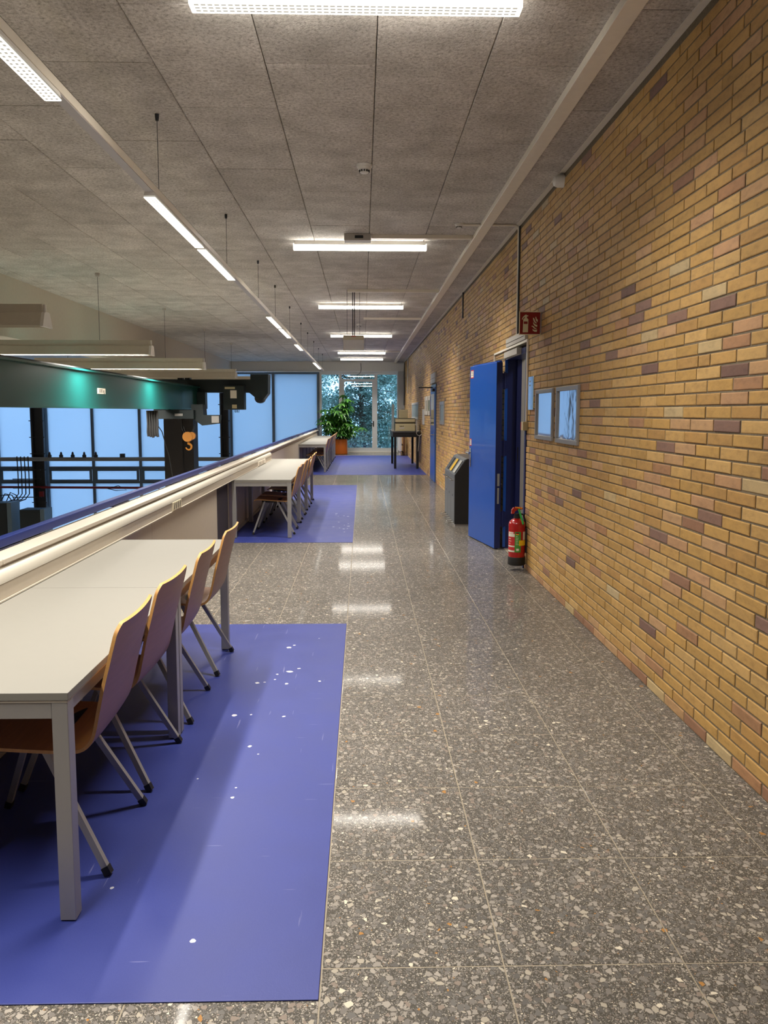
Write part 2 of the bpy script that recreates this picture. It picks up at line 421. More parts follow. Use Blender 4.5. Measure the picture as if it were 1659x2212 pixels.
def brick_geo(L, H, proud, mb=None, oy=0, oz=0, jx=0.0):
    """front face towards -X, arrises rounded off"""
    mb = mb or MB(); c = 0.004; x = WX - proud
    b = [(0, 0), (L, 0), (L, H), (0, H)]; f = [(c, c), (L-c, c), (L-c, H-c), (c, H-c)]
    vs = [(WX+0.012, oy+y, oz+z) for y, z in b] + [(x+0.0025, oy+y, oz+z) for y, z in b] + [(x+jx*(y > L/2), oy+y, oz+z) for y, z in f]
    fs = [(11, 10, 9, 8)] + [(i+4, (i+1) % 4+4, (i+1) % 4, i) for i in range(4)] + [(i+8, (i+1) % 4+8, (i+1) % 4+4, i+4) for i in range(4)]
    return mb.add(vs, fs)
bricks = []
nc = int((CZ-0.012)/PH)
for ci in range(nc):
    z = ci*PH + 0.002
    y = 1.3 + (0.0 if ci % 2 else 0.52*BL) + rb.uniform(-0.025, 0.025) + (0.25*BL if ci % 7 == 3 else 0)
    while y < FY:
        L = BL
        if rb.random() < 0.012: L = BL*0.5
        spans = [(y, y+L-JT)]
        for d0, d1, dz in (D1, D2):
            if z < dz:
                ns = []
                for a, b in spans:
                    if b <= d0 or a >= d1: ns.append((a, b))
                    else:
                        if a < d0-0.03: ns.append((a, d0))
                        if b > d1+0.03: ns.append((d1, b))
                spans = ns
        for a, b in spans:
            ck = rb.choices(range(len(PAL)), PALW)[0]
            if ci == 0: ck = rb.choice((4, 5, 6, 6, 7, 10))
            bricks.append((a, min(b, FY), z, ci, ck, rb.uniform(0, 0.003)))
        y += L
def shade(ck, r):
    c = lin(PAL[ck][0]); v = r.uniform(0.93, 1.07); w = r.uniform(0.95, 1.05)
    return (c[0]*v, c[1]*v*(1+(w-1)*0.3), c[2]*v*w, 1)
def set_col(me, cols):
    at = me.color_attributes.new('Col', 'FLOAT_COLOR', 'CORNER')
    flat = []
    for poly, c in zip(me.polygons, cols): flat += list(c)*poly.loop_total
    at.data.foreach_set('color', flat)
def inview(b):
    # large, visible near bricks inside the frame of the photograph
    y = (b[0]+b[1])/2; s = 1644/y
    x = 783 + WX*s; yy = 889.7 - (b[2]-1.55)*s
    return 0 <= x <= 1659 and -40 <= yy <= 2212
order = sorted(bricks, key=lambda b: (not inview(b), b[0]))
full = [b for b in order if b[1]-b[0] > BL*0.8][:295]; fs_ = set(map(id, full))
var_mesh = {}
for b in full:
    key = (b[4], rb.randrange(3))
    if key not in var_mesh:
        o = brick_geo(BL-JT, PH-0.0085, 0.0, jx=rb.uniform(-.001, .001)).build('brick', BRICK, wall)
        set_col(o.data, [shade(b[4], rb)]*len(o.data.polygons)); var_mesh[key] = o.data
    else: o = link(var_mesh[key], 'brick', wall)
    o.location = (-b[5], b[0], b[2] + rb.uniform(-0.001, 0.001))
mb = MB(); cols = []
for b in bricks:
    if id(b) in fs_: continue
    n0 = len(mb.f)
    brick_geo(b[1]-b[0], PH-0.0085, b[5], mb, b[0], b[2]+rb.uniform(-0.001, 0.001))
    cols += [shade(b[4], rb)]*(len(mb.f)-n0)
o = mb.build('further_bricks', BRICK, wall, kind='stuff'); set_col(o.data, cols)
MB().box(WX-0.035, WX+0.01, -2.5, FY, CZ-0.012, CZ+0.02).build('trim_1', CREAM)['kind'] = 'structure'

# ================================================================== ceiling
ceil = struct('ceiling')
MB().box(-15.5, 1.95, -2.5, FY+0.3, CZ+0.03, CZ+0.25).build('ceiling_slab', DARKGAP, ceil)
PW, PL = 0.6105, 1.2185
pm = {}
def panel_mb(w, l, mb=None, ox=0, oy=0, z=0.0):
    mb = mb or MB(); c = 0.005; q = 0.002
    vs = [(ox+q, oy+q, z+.03), (ox+w-q, oy+q, z+.03), (ox+w-q, oy+l-q, z+.03), (ox+q, oy+l-q, z+.03),
          (ox+q, oy+q, z+c), (ox+w-q, oy+q, z+c), (ox+w-q, oy+l-q, z+c), (ox+q, oy+l-q, z+c),
          (ox+q+c, oy+q+c*.4, z), (ox+w-q-c, oy+q+c*.4, z), (ox+w-q-c, oy+l-q-c*.4, z), (ox+q+c, oy+l-q-c*.4, z)]
    return mb.add(vs, [(8, 9, 10, 11), (3, 2, 1, 0)] + [(i, (i+1) % 4, (i+1) % 4+4, i+4) for i in range(4)] + [(i+4, (i+1) % 4+4, (i+1) % 4+8, i+8) for i in range(4)])
cols_x = [0.077 + PW*i for i in range(-8, 3)]
rp = random.Random(5)
mbs = MB()
npan = 0
for i, x0 in enumerate(cols_x):
    w = min(PW, WX-x0)
    ys = 5.02 + (0.609 if (i % 2) else 0) - PL*4
    while ys < FY:
        l = min(PL, FY-ys)
        if l > 0.1:
            dz = rp.uniform(-0.0015, 0.0015)
            inv = ys+l > 2.6 and (x0+w > -0.62*ys-0.3)
            if inv and npan < 298:
                key = (round(w, 3), round(l, 3))
                if key not in pm: pm[key] = panel_mb(w, l).build('ceiling_panel', BOARD, ceil, (x0, ys, CZ+dz)).data
                else: link(pm[key], 'ceiling_panel', ceil, (x0, ys, CZ+dz))
                npan += 1
            else: panel_mb(w, l, mbs, x0, ys, CZ+dz)
        ys += PL
mbs.box(-15.5, cols_x[0], -2.5, FY, CZ, CZ+0.03)
mbs.build('outlying_panels', BOARD, ceil, kind='stuff')

# ================================================================== other walls of the hall
MB().box(-5.30, -5.0, -2.5, FY, 2.60, CZ+.05).build('wall_hall_downstand', WHITEWALL)['kind'] = 'structure'
MB().box(-15.7, -15.4, -2.5, FY+.3, -4.3, CZ+.2).build('wall_far_left', WHITEWALL)['kind'] = 'structure'
MB().box(-15.7, 1.95, -2.8, -2.5, -4.3, CZ+.2).build('wall_back', WHITEWALL)['kind'] = 'structure'
MB().box(-15.7, -1.70, -2.8, FY+.3, -4.5, -4.3).build('floor_hall', HALLFLOOR)['kind'] = 'structure'

# ---- parapet with ledge
par = struct('wall_left')
MB().box(-1.78, -1.655, -2.5, 28.6, -4.3, 0.875).build('parapet_core', CREAMWALL, par)
# facing panels, each its own sheet with a seam
yy = -2.4; cuts = [-2.4, 0.9, 3.4, 5.9, 8.55, 9.3, 11.7, 13.6, 16.0, 18.4, 20.8, 23.2, 25.6, 28.3]
for a, b in zip(cuts, cuts[1:]):
    if abs(a-8.55) < 1e-6 : continue          # open bay showing the dark core
    MB().box(-1.655, -1.64, a+0.004, b-0.004, 0.035, 0.80, bev=0.002).build('facing_panel', CREAMWALL, par)
MB().box(-1.654, -1.650, 8.555, 9.295, 0.02, 0.80).build('recessed_bay', plain('dark_bay', (52, 46, 50), 0.6), par)
MB().box(-1.645, -1.628, -2.4, 28.3, 0.002, 0.04).build('baseboard_left', GREYPLASTIC)['kind'] = 'structure'
cap_cuts = [-2.4, 3.35, 9.4, 15.5, 21.6, 28.5]
for a, b in zip(cap_cuts, cap_cuts[1:]):
    MB().box(-1.715, -1.588, a+0.003, b-0.003, 0.875, 0.90, bev=0.004).build('ledge_board', LEDGE, par)
MB().box(-1.70, -1.60, -2.4, 28.3, 0.862, 0.876).build('ledge_groove', plain('groove_grey', (150, 138, 122), 0.7), par)
MB().box(-1.74, -1.60, 28.3, 28.75, 0.0, 0.93, bev=0.01).build('end_post', WHITE, par)
# cable trunking with a rounded top, from behind the viewer to the second row of tables
ct = thing('cable_trunking', 'long pale cable trunking with rounded top along the parapet', 'trunking', (0, 0, 0))
prof = [(-1.64, 0.862), (-1.60, 0.862), (-1.580, 0.854), (-1.567, 0.838), (-1.562, 0.815), (-1.562, 0.806), (-1.64, 0.806)]
mb = MB(); mb.prism(prof, -2.3, 13.1, 'XZ'); mb.build('rounded_cover', plain('trunking_pale', (184, 180, 168), 0.4, var=0.05, scale=4), ct, smooth=True)
mb = MB()
for a, b in ((-2.3, 6.24), (6.545, 11.40), (12.25, 13.1)): mb.box(-1.64, -1.566, a, b, 0.735, 0.804, bev=0.002)
mb.build('lower_lid', plain('trunking_lid', (178, 168, 152), 0.5), ct)
mb = MB()
for a, b in ((-2.3, 6.24), (6.545, 11.40), (12.25, 13.1)): mb.box(-1.62, -1.560, a, b, 0.728, 0.7345)
mb.build('lid_lip', LEDGE, ct)
fr = MB().box(-1.64, -1.558, 6.245, 6.54, 0.735, 0.806, bev=0.002).build('socket_block', plain('socket_cream', (206, 196, 168), 0.45), ct)
for i in range(4):
    y = 6.275 + i*0.064
    MB().add([(-1.5575, y, 0.746), (-1.5575, y+0.022, 0.746), (-1.5575, y+0.050, 0.795), (-1.5575, y+0.028, 0.795), (-1.5565, y, 0.746), (-1.5565, y+0.022, 0.746), (-1.5565, y+0.050, 0.795), (-1.5565, y+0.028, 0.795)],
             [(0, 1, 2, 3), (7, 6, 5, 4), (0, 4, 5, 1), (1, 5, 6, 2), (2, 6, 7, 3), (3, 7, 4, 0)]).build('socket', DARKGAP, fr)
fr = MB().box(-1.64, -1.56, 11.405, 12.245, 0.735, 0.806, bev=0.002).build('socket_block', CREAM, ct)
for y in (11.5, 11.85): MB().box(-1.561, -1.557, y, y+0.26, 0.745, 0.797, bev=0.001).build('socket', LEDGE, fr)

# handrail
hr = thing('handrail', 'long blue flat handrail standing above the parapet ledge', 'handrail')
MB().box(-1.742, -1.692, -2.3, 28.6, 0.914, 0.957, bev=0.004).build('rail_bar', RAILBLUE, hr)
for y in (1.9, 3.45, 5.2, 6.78, 8.45, 10.15, 11.8, 13.45, 15.1, 16.8, 18.4, 20.1, 21.8, 23.4, 25.0, 26.7, 28.2):
    mb = MB(); mb.box(-1.735, -1.70, y, y+0.36, 0.901, 0.907); mb.box(-1.724, -1.708, y+0.32, y+0.36, 0.907, 0.915)
    mb.box(-1.724, -1.708, y, y+0.05, 0.907, 0.915)
    mb.build('rail_bracket', NAVY, hr)

# ================================================================== glazed end wall
MB().box(-15.4, 1.95, FY-0.10, FY+0.35, 3.09, CZ+.05).build('trim_2', plain('lintel_grey', (196, 196, 192), 0.6))['kind'] = 'structure'
MB().box(-15.4, 1.95, FY-0.16, FY-0.10, 3.06, 3.10).build('trim_3', FRAMEGREY)['kind'] = 'structure'
MB().box(-15.4, -1.70, FY-0.05, FY+0.25, -4.3, -3.4).build('wall_end_base', WHITEWALL)['kind'] = 'structure'
MB().box(1.36, WX+0.02, FY-0.35, FY+0.1, 0.0, 3.09).build('wall_end_pier', plain('pier_grey', (160, 160, 158), 0.6))['kind'] = 'structure'
win = struct('window_1')
mull = [-15.3, -13.95, -12.1, -10.35, -8.55, -6.75, -5.05, -3.42, -1.70]
for x in mull:
    MB().box(x-0.05, x+0.05, FY-0.06, FY+0.08, -3.4, 3.06).build('mullion', FRAMEDARK, win)
for z0, z1 in ((2.99, 3.06), (-0.66, -0.55), (-1.20, -1.11), (-3.4, -3.3)):
    for a, b in zip(mull, mull[1:]): MB().box(a+.05, b-.05, FY-0.05, FY+0.07, z0, z1).build('transom', FRAMEDARK, win)
for a, b in zip(mull, mull[1:]):
    for z0, z1 in ((-0.55, 2.99), (-1.11, -0.66), (-3.3, -1.20)):
        MB().box(a+.05, b-.05, FY+0.0, FY+0.012, z0, z1).build('frosted_pane', FROST, win)
    # opening vent sash in the middle band
    mb = MB(); w = 0.06
    mb.box(a+.06, b-.06, FY-0.09, FY-0.05, -1.11, -1.11+w); mb.box(a+.06, b-.06, FY-0.09, FY-0.05, -.66-w, -.66)
    mb.box(a+.06, a+.06+w+.03, FY-0.09, FY-0.05, -1.11+w, -.66-w); mb.box(b-.06-w-.03, b-.06, FY-0.09, FY-0.05, -1.11+w, -.66-w)
    mb.build('vent_sash', FRAMEDARK, win)
win2 = struct('window_2')
DF = 0.05
for x0, x1 in ((-1.665, -1.56), (1.325, 1.40)): MB().box(x0, x1, FY-0.06, FY+0.08, 0.0, 3.06).build('jamb', FRAMEGREY, win2)
for x0, x1 in ((-0.90, -0.80), (0.46, 0.57)): MB().box(x0, x1, FY-0.06, FY+0.08, 0.0, 3.06).build('mullion', FRAMEGREY, win2)
for x0, x1, z0, z1 in ((-1.56, -0.90, 2.97, 3.06), (-.80, .46, 2.97, 3.06), (.57, 1.325, 2.97, 3.06), (-1.56, -.90, 0.02, .16), (.57, 1.325, .02, .16)):
    MB().box(x0, x1, FY-0.05, FY+0.07, z0, z1).build('transom', FRAMEGREY, win2)
for x0, x1, z0, z1 in ((-1.56, -.90, .16, 2.97), (-.80, .46, 2.80, 2.97), (.57, 1.325, .16, 2.97)):
    MB().box(x0, x1, FY, FY+.01, z0, z1).build('pane', GLASS, win2)
MB().box(-1.66, 1.4, FY-0.12, FY+0.1, -0.004, 0.03).build('sill', WHITE, win2)
door3 = struct('door_3')
mb = MB(); mb.box(-.80, .46, FY-.08, FY+.04, 2.70, 2.80); mb.box(-.80, -.70, FY-.08, FY+.04, .03, 2.70); mb.box(.37, .46, FY-.08, FY+.04, .03, 2.70); mb.box(-.70, .37, FY-.08, FY+.04, .03, .17)
mb.build('door_frame', FRAMEGREY, door3)
MB().box(-.70, .37, FY-.02, FY-.01, .17, 2.70).build('pane', GLASS, door3)
mb = MB(); mb.box(.40, .44, FY-.10, FY-.08, .98, 1.20, bev=.004); mb.tube([(.42, FY-.10, 1.1), (.42, FY-.14, 1.1), (.30, FY-.14, 1.1)], .01)
mb.build('door_handle', BLACK, door3)
o = MB().tube([(-.06, FY-.17, 3.40), (-.05, FY-.19, 3.2), (-.06, FY-.17, 3.08), (-.12, FY-.12, 3.0), (-.22, FY-.10, 2.95)], .008, 6).build('sensor_cable', BLACK)
tag(o, 'short dark cable hanging from the lintel above the glass end door', 'cable')

# ================================================================== open blue door in the brick wall
d1 = struct('door_1')
mb = MB()   # steel frame lining the reveal
mb.box(WX-.012, WX+.16, D1[0], D1[0]+.055, 0, D1[2]-.03); mb.box(WX-.012, WX+.16, D1[1]-.06, D1[1], 0, D1[2]-.03); mb.box(WX-.012, WX+.16, D1[0], D1[1], D1[2]-.09, D1[2]-.03)
mb.box(WX+.11, WX+.16, D1[1]-.10, D1[1]-.06, 0, D1[2]-.09); mb.box(WX+.11, WX+.16, D1[0]+.055, D1[0]+.09, 0, D1[2]-.09)
mb.build('door_frame', NAVY, d1)
MB().box(WX-.02, WX+.01, D1[1]-.068, D1[1]-.052, .02, D1[2]-.09).build('frame_edge', BLUE, d1)
MB().box(WX-.006, WX+.16, D1[0]+.055, D1[1]-.06, -.004, .004).build('threshold', GROUT, d1)
HX, HY = 1.553, 8.49      # outer corner of the hinge edge
ang = math.radians(10.4)
leaf = bpy.data.objects.new('door_leaf', None)
LW, LT = .925, .068
lf = MB().box(-LT, 0, 0, LW, .012, 2.10, bev=.003)
lf.box(-LT*0.4, .004, .03, LW+.022, .03, 2.118)     # rebate lip
leaf = lf.build('door_leaf', BLUE, d1, (HX, HY, 0)); leaf.rotation_euler = (0, 0, ang)
MB().box(-LT, 0, -.0022, 0, .014, 2.098).build('hinge_edge', NAVY, leaf)
mb = MB(); mb.box(-.045, -.017, -.006, -.002, .72, .86, bev=.002); mb.box(-.043, -.020, -.006, -.002, .52, .70, bev=.002)
mb.build('security_bolt', ALU, leaf)
mb = MB(); mb.box(-LT-.008, -LT, LW-.075, LW-.035, .88, 1.11, bev=.003)
mb.tube([(-LT-.008, LW-.055, 1.055), (-LT-.055, LW-.055, 1.055), (-LT-.062, LW-.07, 1.055), (-LT-.062, LW-.185, 1.050)], .0105, 10)
mb.build('door_handle', CHROME, leaf, smooth=True)
MB().lathe([(.004, 0), (.004, .001)], (0, 0, 0), 8).box(-LT-.009, -LT-.0078, LW-.058, LW-.052, .93, .965).build('keyhole', BLACK, leaf)
for nm, z0, z1, y0, y1 in (('warning_sticker', 1.955, 2.055, LW-.135, LW-.03), ('notice_sticker', 1.135, 1.225, LW-.085, LW-.02)):
    s_ = MB().box(-LT-.0012, -LT, y0, y1, z0, z1).build(nm, LABELRED, leaf)
    MB().box(-LT-.0016, -LT-.0012, y0+.006, y1-.006, z0+.012, z1-.012).build('paper', LABELWHITE, s_)
    mb = MB()
    for i in range(3): mb.box(-LT-.002, -LT-.0016, y0+.016, y1-.016, z1-.028-i*.019, z1-.023-i*.019)
    mb.build('print_lines', BLACK, s_)
for z in (.25, 1.05, 1.80):
    MB().tube([(HX+.030, HY+.012, z), (HX+.030, HY+.012, z+.19)], .013, 10).build('hinge', NAVY, d1, smooth=True)
    MB().box(HX-.005, HX+.07, HY+.008, HY+.016, z+.01, z+.18).build('hinge_plate', NAVY, d1)
MB().box(WX+.125, WX+.135, D1[1]-.104, D1[1]-.10, 1.0, 1.16).build('strike_plate', BLACK, d1)
mb = MB(); mb.box(WX-.06, WX-.005, 7.72, 8.42, D1[2]-.085, D1[2]-.02, bev=.004)
mb.build('door_closer', GREYPLASTIC, d1)
MB().bar((WX-.05, 8.36, D1[2]-.09), (1.50, 8.62, 2.125), .02, .012).build('closer_arm', CHROME, d1)
# room beyond
rm = struct('wall_side_room')
mb = MB(); mb.box(WX+.30, 4.2, 8.62, 8.8, -.1, 3.2); mb.box(4.2, 4.4, 5.8, 8.8, -.1, 3.2); mb.box(WX+.30, 4.4, 5.6, 5.8, -.1, 3.2); mb.box(WX+.30, 4.4, 5.6, 8.8, 3.2, 3.3)
mb.build('plaster', plain('side_room_grey', (196, 194, 190), 0.7), rm)
MB().box(WX, 4.4, 5.6, 8.8, -.2, -.005).build('floor_side_room', TERRAZZO)['kind'] = 'structure'
MB().box(WX+.165, WX+.30, D1[1]-.02, D1[1]+.02, 0, D1[2]-.03).build('reveal_lining', plain('reveal_grey', (182, 178, 172), 0.6), rm)
sl = thing('ceiling_lamp', 'unseen square lamp added to light the room behind the open blue door', 'lamp', (2.9, 7.4, 3.2))  # unseen lamp, added to brighten the reveal seen through the doorway
MB().box(-.2, .2, -.2, .2, -.06, 0, bev=.01).build('housing', WHITE, sl)
MB().box(-.17, .17, -.17, .17, -.066, -.06).build('diffuser', LAMPON, sl)
area(sl, .3, .3, 22.0, -.07, 170)
# surface trunking framing the doorway
o = MB()
WT = WX-.012
o.bar((WT, 7.425, 1.45), (WT, 7.425, 2.24), .016, .022, (0, 1, 0)); o.bar((WT, 7.415, 2.24), (WT, 9.30, 2.24), .016, .022); o.bar((WT, 9.29, 2.10), (WT, 9.29, 2.25), .016, .022, (0, 1, 0))
tag(o.build('surface_trunking', CREAM), 'thin cream surface trunking framing the open blue door', 'trunking')
cp = thing('call_point', 'small red and beige alarm button at the end of the cream door trunking', 'alarm button', (WX, 7.44, 1.37))
MB().box(-.05, 0, -.045, .045, 0, .085, bev=.003).build('back_box', BEIGE, cp)
MB().box(-.052, -.004, .045, .058, .004, .081, bev=.002).build('button_face', LABELRED, cp)
sb = thing('door_sensor_box', 'flat light grey box on the bricks above the open blue door', 'box', (WX, 7.98, 2.255))
MB().box(-.03, 0, -.50, .49, 0, .088, bev=.003).build('cover', GREYPLASTIC, sb)
MB().box(-.033, -.03, -.47, .46, .035, .039).build('seam', DARKGAP, sb)
cd = thing('conduit', 'thin cream conduit running down the bricks from the ceiling to the open door', 'conduit')
MB().tube([(1.02, 7.95, CZ-.012), (WX-.05, 7.95, CZ-.012), (WX-.02, 7.95, CZ-.03), (WX-.014, 7.95, CZ-.07), (WX-.014, 7.95, 2.347)], .011, 8).build('cream_pipe', CREAM, cd, smooth=True)
MB().tube([(WX-.012, 7.91, CZ-.03), (WX-.012, 7.91, 2.347)], .009, 8).build('dark_cable', STEEL, cd, smooth=True)
tag(MB().box(WX-.02, WX, 12.28, 12.33, 3.04, CZ-.02).build('cable_cover', STEEL), 'short black strip on the bricks below the ceiling', 'cable cover')

# closed blue door further along
d2 = struct('door_2')
mb = MB(); mb.box(WX-.02, WX+.1, D2[0], D2[0]+.07, 0, D2[2]); mb.box(WX-.02, WX+.1, D2[1]-.07, D2[1], 0, D2[2]); mb.box(WX-.02, WX+.1, D2[0]+.07, D2[1]-.07, D2[2]-.07, D2[2])
mb.build('door_frame', plain('steel_blue_frame', (70, 88, 120), 0.35), d2)
lf = MB().box(WX-.03, WX+.03, D2[0]+.07, D2[1]-.07, .01, D2[2]-.07, bev=.003).build('door_leaf', BLUE, d2)
MB().box(WX-.034, WX-.03, D2[0]+.22, D2[1]-.25, 1.25, 1.95).build('vision_panel', ACRYLIC, lf)
mb = MB(); mb.box(WX-.038, WX-.03, D2[0]+.12, D2[0]+.16, .86, 1.12, bev=.003); mb.tube([(WX-.03, D2[0]+.14, 1.05), (WX-.085, D2[0]+.14, 1.05), (WX-.09, D2[0]+.26, 1.05)], .011, 8)
mb.build('door_handle', CHROME, lf, smooth=True)
mb = MB(); mb.box(WX-.08, WX-.03, D2[0]+.1, D2[0]+.45, 2.0, 2.06, bev=.004); mb.bar((WX-.06, D2[0]+.3, 2.08), (WX-.34, D2[0]+.55, 2.09), .03, .02)
mb.bar((WX-.34, D2[0]+.55, 2.09), (WX-.02, D2[0]+.9, 2.11), .025, .02)
mb.build('door_closer', BLACK, d2)
sb = thing('door_sensor_box', 'flat light grey box on the bricks above the closed far blue door', 'box', (WX, 17.2, 2.19))
MB().box(-.04, 0, -.55, .5, 0, .22, bev=.004).build('cover', GREYPLASTIC, sb)
MB().box(-.043, -.04, -.5, .45, .1, .105).build('seam', DARKGAP, sb)

# ================================================================== vinyl mats with wear marks
def mat_thing(label, a, b, y0, y1):
    t = thing('floor_mat', label, 'mat', ((a+b)/2, (y0+y1)/2, 0), 'blue vinyl areas on the floor')
    hw, hd = (b-a)/2, (y1-y0)/2
    MB().box(-hw, hw, -hd, hd, 0.0003, .004, bev=.0015).build('vinyl_sheet', VINYL, t); return t
m1 = mat_thing('blue vinyl floor area under the nearest tables, with white worn spots', -1.625, -.119, 1.872, 5.465)
m2 = mat_thing('blue vinyl floor area under the middle row of tables', -1.625, -.119, 8.97, 16.1)
m3 = mat_thing('wide blue vinyl floor area in front of the orange planter', -1.625, 1.59, 18.74, 27.14)
rs = random.Random(11)
def spots(t, pts):
    mb = MB()
    for x, y, r in pts:
        n = 9; vs = [(x + r*rs.uniform(.6, 1.1)*math.cos(2*math.pi*i/n)*1.0, y + r*rs.uniform(.6, 1.1)*math.sin(2*math.pi*i/n), .0043) for i in range(n)]
        vs += [(v[0], v[1], .0035) for v in vs]
        mb.add(vs, [tuple(range(n))] + [(i, (i+1) % n, (i+1) % n+n, i+n) for i in range(n)])
    o = mb.build('worn_spots', plain('worn_white', (196, 198, 208), 0.6), t, kind='stuff'); o.location = -t.location
spots(m1, [(-.488, 4.9, .020), (-.456, 4.95, .012), (-.387, 4.487, .011), (-.439, 4.431, .022), (-.506, 4.387, .010), (-.51, 4.30, .009), (-.605, 4.244, .014), (-.564, 4.255, .009),
           (-.437, 4.228, .013), (-.249, 4.266, .010), (-.657, 3.776, .015), (-.574, 3.784, .008), (-.403, 3.758, .011), (-.525, 3.411, .012), (-.475, 3.329, .006), (-.50, 2.104, .010), (-.526, 2.94, .009), (-.525, 3.02, .006),
           (-.82, 2.36, .008), (-.3, 5.1, .006), (-.7, 3.1, .005)])
spots(m2, [(-.35+rs.uniform(-.12, .18), 10.6+rs.uniform(-.9, 1.6), rs.uniform(.010, .024)) for _ in range(14)])

# ================================================================== tables
def table(name_y, label, L=1.36, dx=0.0, grp='white tables along the parapet', w=.73):
    t = thing('work_table', label, 'table', (-1.235+dx, name_y+L/2, .0045), grp)
    hx, hy = w/2, L/2-.002
    mb = MB(); mb.box(-hx, hx, -hy, hy, .697, .7205, mi=0, bev=.0015)
    mb.build('tabletop', TABLEWHITE, t)
    MB().box(-hx+.004, hx-.004, -hy+.003, hy-.003, .690, .697).build('tabletop_underside', TABLEEDGE, t)
    for sx in (-1, 1):
        for sy in (-1, 1):
            lg = MB().box(sx*hx-sx*.004, sx*(hx-.052), sy*hy-sy*.004, sy*(hy-.052), .004, .690, bev=.002).build('leg', ALU, t)
            MB().box(sx*(hx-.012), sx*(hx-.046), sy*(hy-.012), sy*(hy-.046), 0, .006).build('foot_glide', BLACK, lg)
    for sy in (-1, 1): MB().box(-hx+.053, hx-.053, sy*(hy-.006), sy*(hy-.028), .640, .689).build('end_rail', ALU, t)
    for sx in (-1, 1): MB().box(sx*(hx-.02), sx*(hx-.042), -hy+.053, hy-.053, .640, .689).build('side_rail', ALU, t)
    return t
tlabels = {2.19: 'white topped grey legged table nearest the viewer', 3.55: 'white table just behind the one nearest the viewer',
           9.27: 'first white table of the middle row along the parapet', 10.66: 'second white table of the middle row along the parapet', 12.05: 'third white table of the middle row, before the bare terrazzo gap',
           19.5: 'first white table of the far row, before the planter', 20.9: 'second white table of the far row, before the planter', 22.3: 'third white table of the far row, before the planter', 23.7: 'fourth white table of the far row, before the planter', 25.1: 'last white table of the far row, closest to the planter'}
TABLES = {}
proto = {}
for y, lb in tlabels.items():
    L = 1.36 if y < 5 else 1.39; dx = 0 if y < 18 else -.07
    if L not in proto: proto[L] = table(y, lb, L); t = proto[L]
    else: t = copy_tree(proto[L])
    t['label'] = lb; t.location = (-1.235+dx, y+L/2, .0045)

# ================================================================== chairs
def chair_proto():
    t = thing('plywood_chair', '', 'chair', (0, 0, 0), 'plywood chairs at the tables')
    pf = [(-.238, .425), (-.232, .437), (-.20, .444), (-.10, .440), (.03, .430), (.13, .424), (.18, .427), (.212, .446), (.232, .482), (.248, .54), (.270, .63), (.292, .71), (.310, .78), (.322, .826), (.332, .852)]
    wid = [.40, .418, .426, .43, .43, .43, .43, .432, .435, .442, .45, .455, .455, .445, .385]
    def smooth(pts, m):                 # Catmull-Rom through the profile
        out = []
        for i in range(len(pts)-1):
            p = [pts[max(i-1, 0)], pts[i], pts[i+1], pts[min(i+2, len(pts)-1)]]
            for k in range(m):
                t = k/m
                out.append(tuple(.5*(2*b + (c-a)*t + (2*a-5*b+4*c-d)*t*t + (3*b-a-3*c+d)*t**3) for a, b, c, d in zip(*p)))
        return out + [pts[-1]]
    full = smooth([(a, b, w) for (a, b), w in zip(pf, wid)], 3)
    pf = [(a, b) for a, b, _ in full]; wid = [w for _, _, w in full]
    nv = 12; n = len(pf); th = .0115
    nrm = []
    for i in range(n):
        a, b = pf[max(i-1, 0)], pf[min(i+1, n-1)]; dx, dz = b[0]-a[0], b[1]-a[1]; l = math.hypot(dx, dz); nrm.append((-dz/l, dx/l))
    V = [[], []]
    for sgn in (0, 1):
        for i, (x, z) in enumerate(pf):
            for j in range(nv+1):
                u = j/nv*2-1; w = wid[i]/2
                hollow = (0.004 + 0.009*min(1, max(0, (i-18)/14)))*(u*u)        # dished across the width
                nx, nz = nrm[i]; off = -th*sgn + hollow*0.9
                V[sgn].append((x+nx*off, u*w, z+nz*off))
    vs = V[0]+V[1]; m = n*(nv+1); fs = []; mi = []
    for i in range(n-1):
        for j in range(nv):
            a = i*(nv+1)+j; b = a+1; c = a+nv+2; d = a+nv+1
            fs.append((a, b, c, d)); mi.append(0)
            fs.append((d+m, c+m, b+m, a+m)); mi.append(1)
    for i in range(n-1):
        for j in (0, nv):
            a = i*(nv+1)+j; d = a+nv+1
            fs.append((a, d, d+m, a+m)); mi.append(2)
    for i in (0, n-1):
        for j in range(nv):
            a = i*(nv+1)+j; fs.append((a, a+1, a+1+m, a+m)); mi.append(2)
    mb = MB().add(vs, fs, mi)
    mb.build('seat_shell', [SEATBROWN, BACKBROWN, PLYEDGE], t, smooth=True)
    mb = MB()
    mb.prism([(-.135, .40), (.075, .40), (.090, .428), (-.16, .435)], -.155, .155, 'XZ')
    mb.build('under_bracket', BLACK, t)
    for sx, x0, x1 in ((-1, -.112, -.252), (1, .05, .262)):
        for sy in (-1, 1):
            a = Vector((x0, sy*.165, .415)); b = Vector((x1, sy*.228, .018))
            lg = MB().bar(a, b, .021, .021, (0, 1, 0)).build('leg', ALU, t)
            d = (b-a).normalized()
            MB().bar(b-d*.012, b+d*.016, .025, .025, (0, 1, 0)).build('foot_cap', BLACK, lg)
    return t
cp_ = chair_proto()
chairs = [(-1.135, 2.655, 'brown plywood chair with grey legs at the table nearest the viewer'), (-1.132, 3.235, 'second brown plywood chair from the viewer, beside the paired table legs'),
          (-1.132, 3.90, 'third brown plywood chair, pushed under the second white table'), (-1.122, 4.595, 'fourth brown plywood chair, at the end of the near tables')]
ordn = ['first', 'second', 'third', 'fourth', 'fifth', 'sixth', 'seventh', 'eighth', 'ninth']
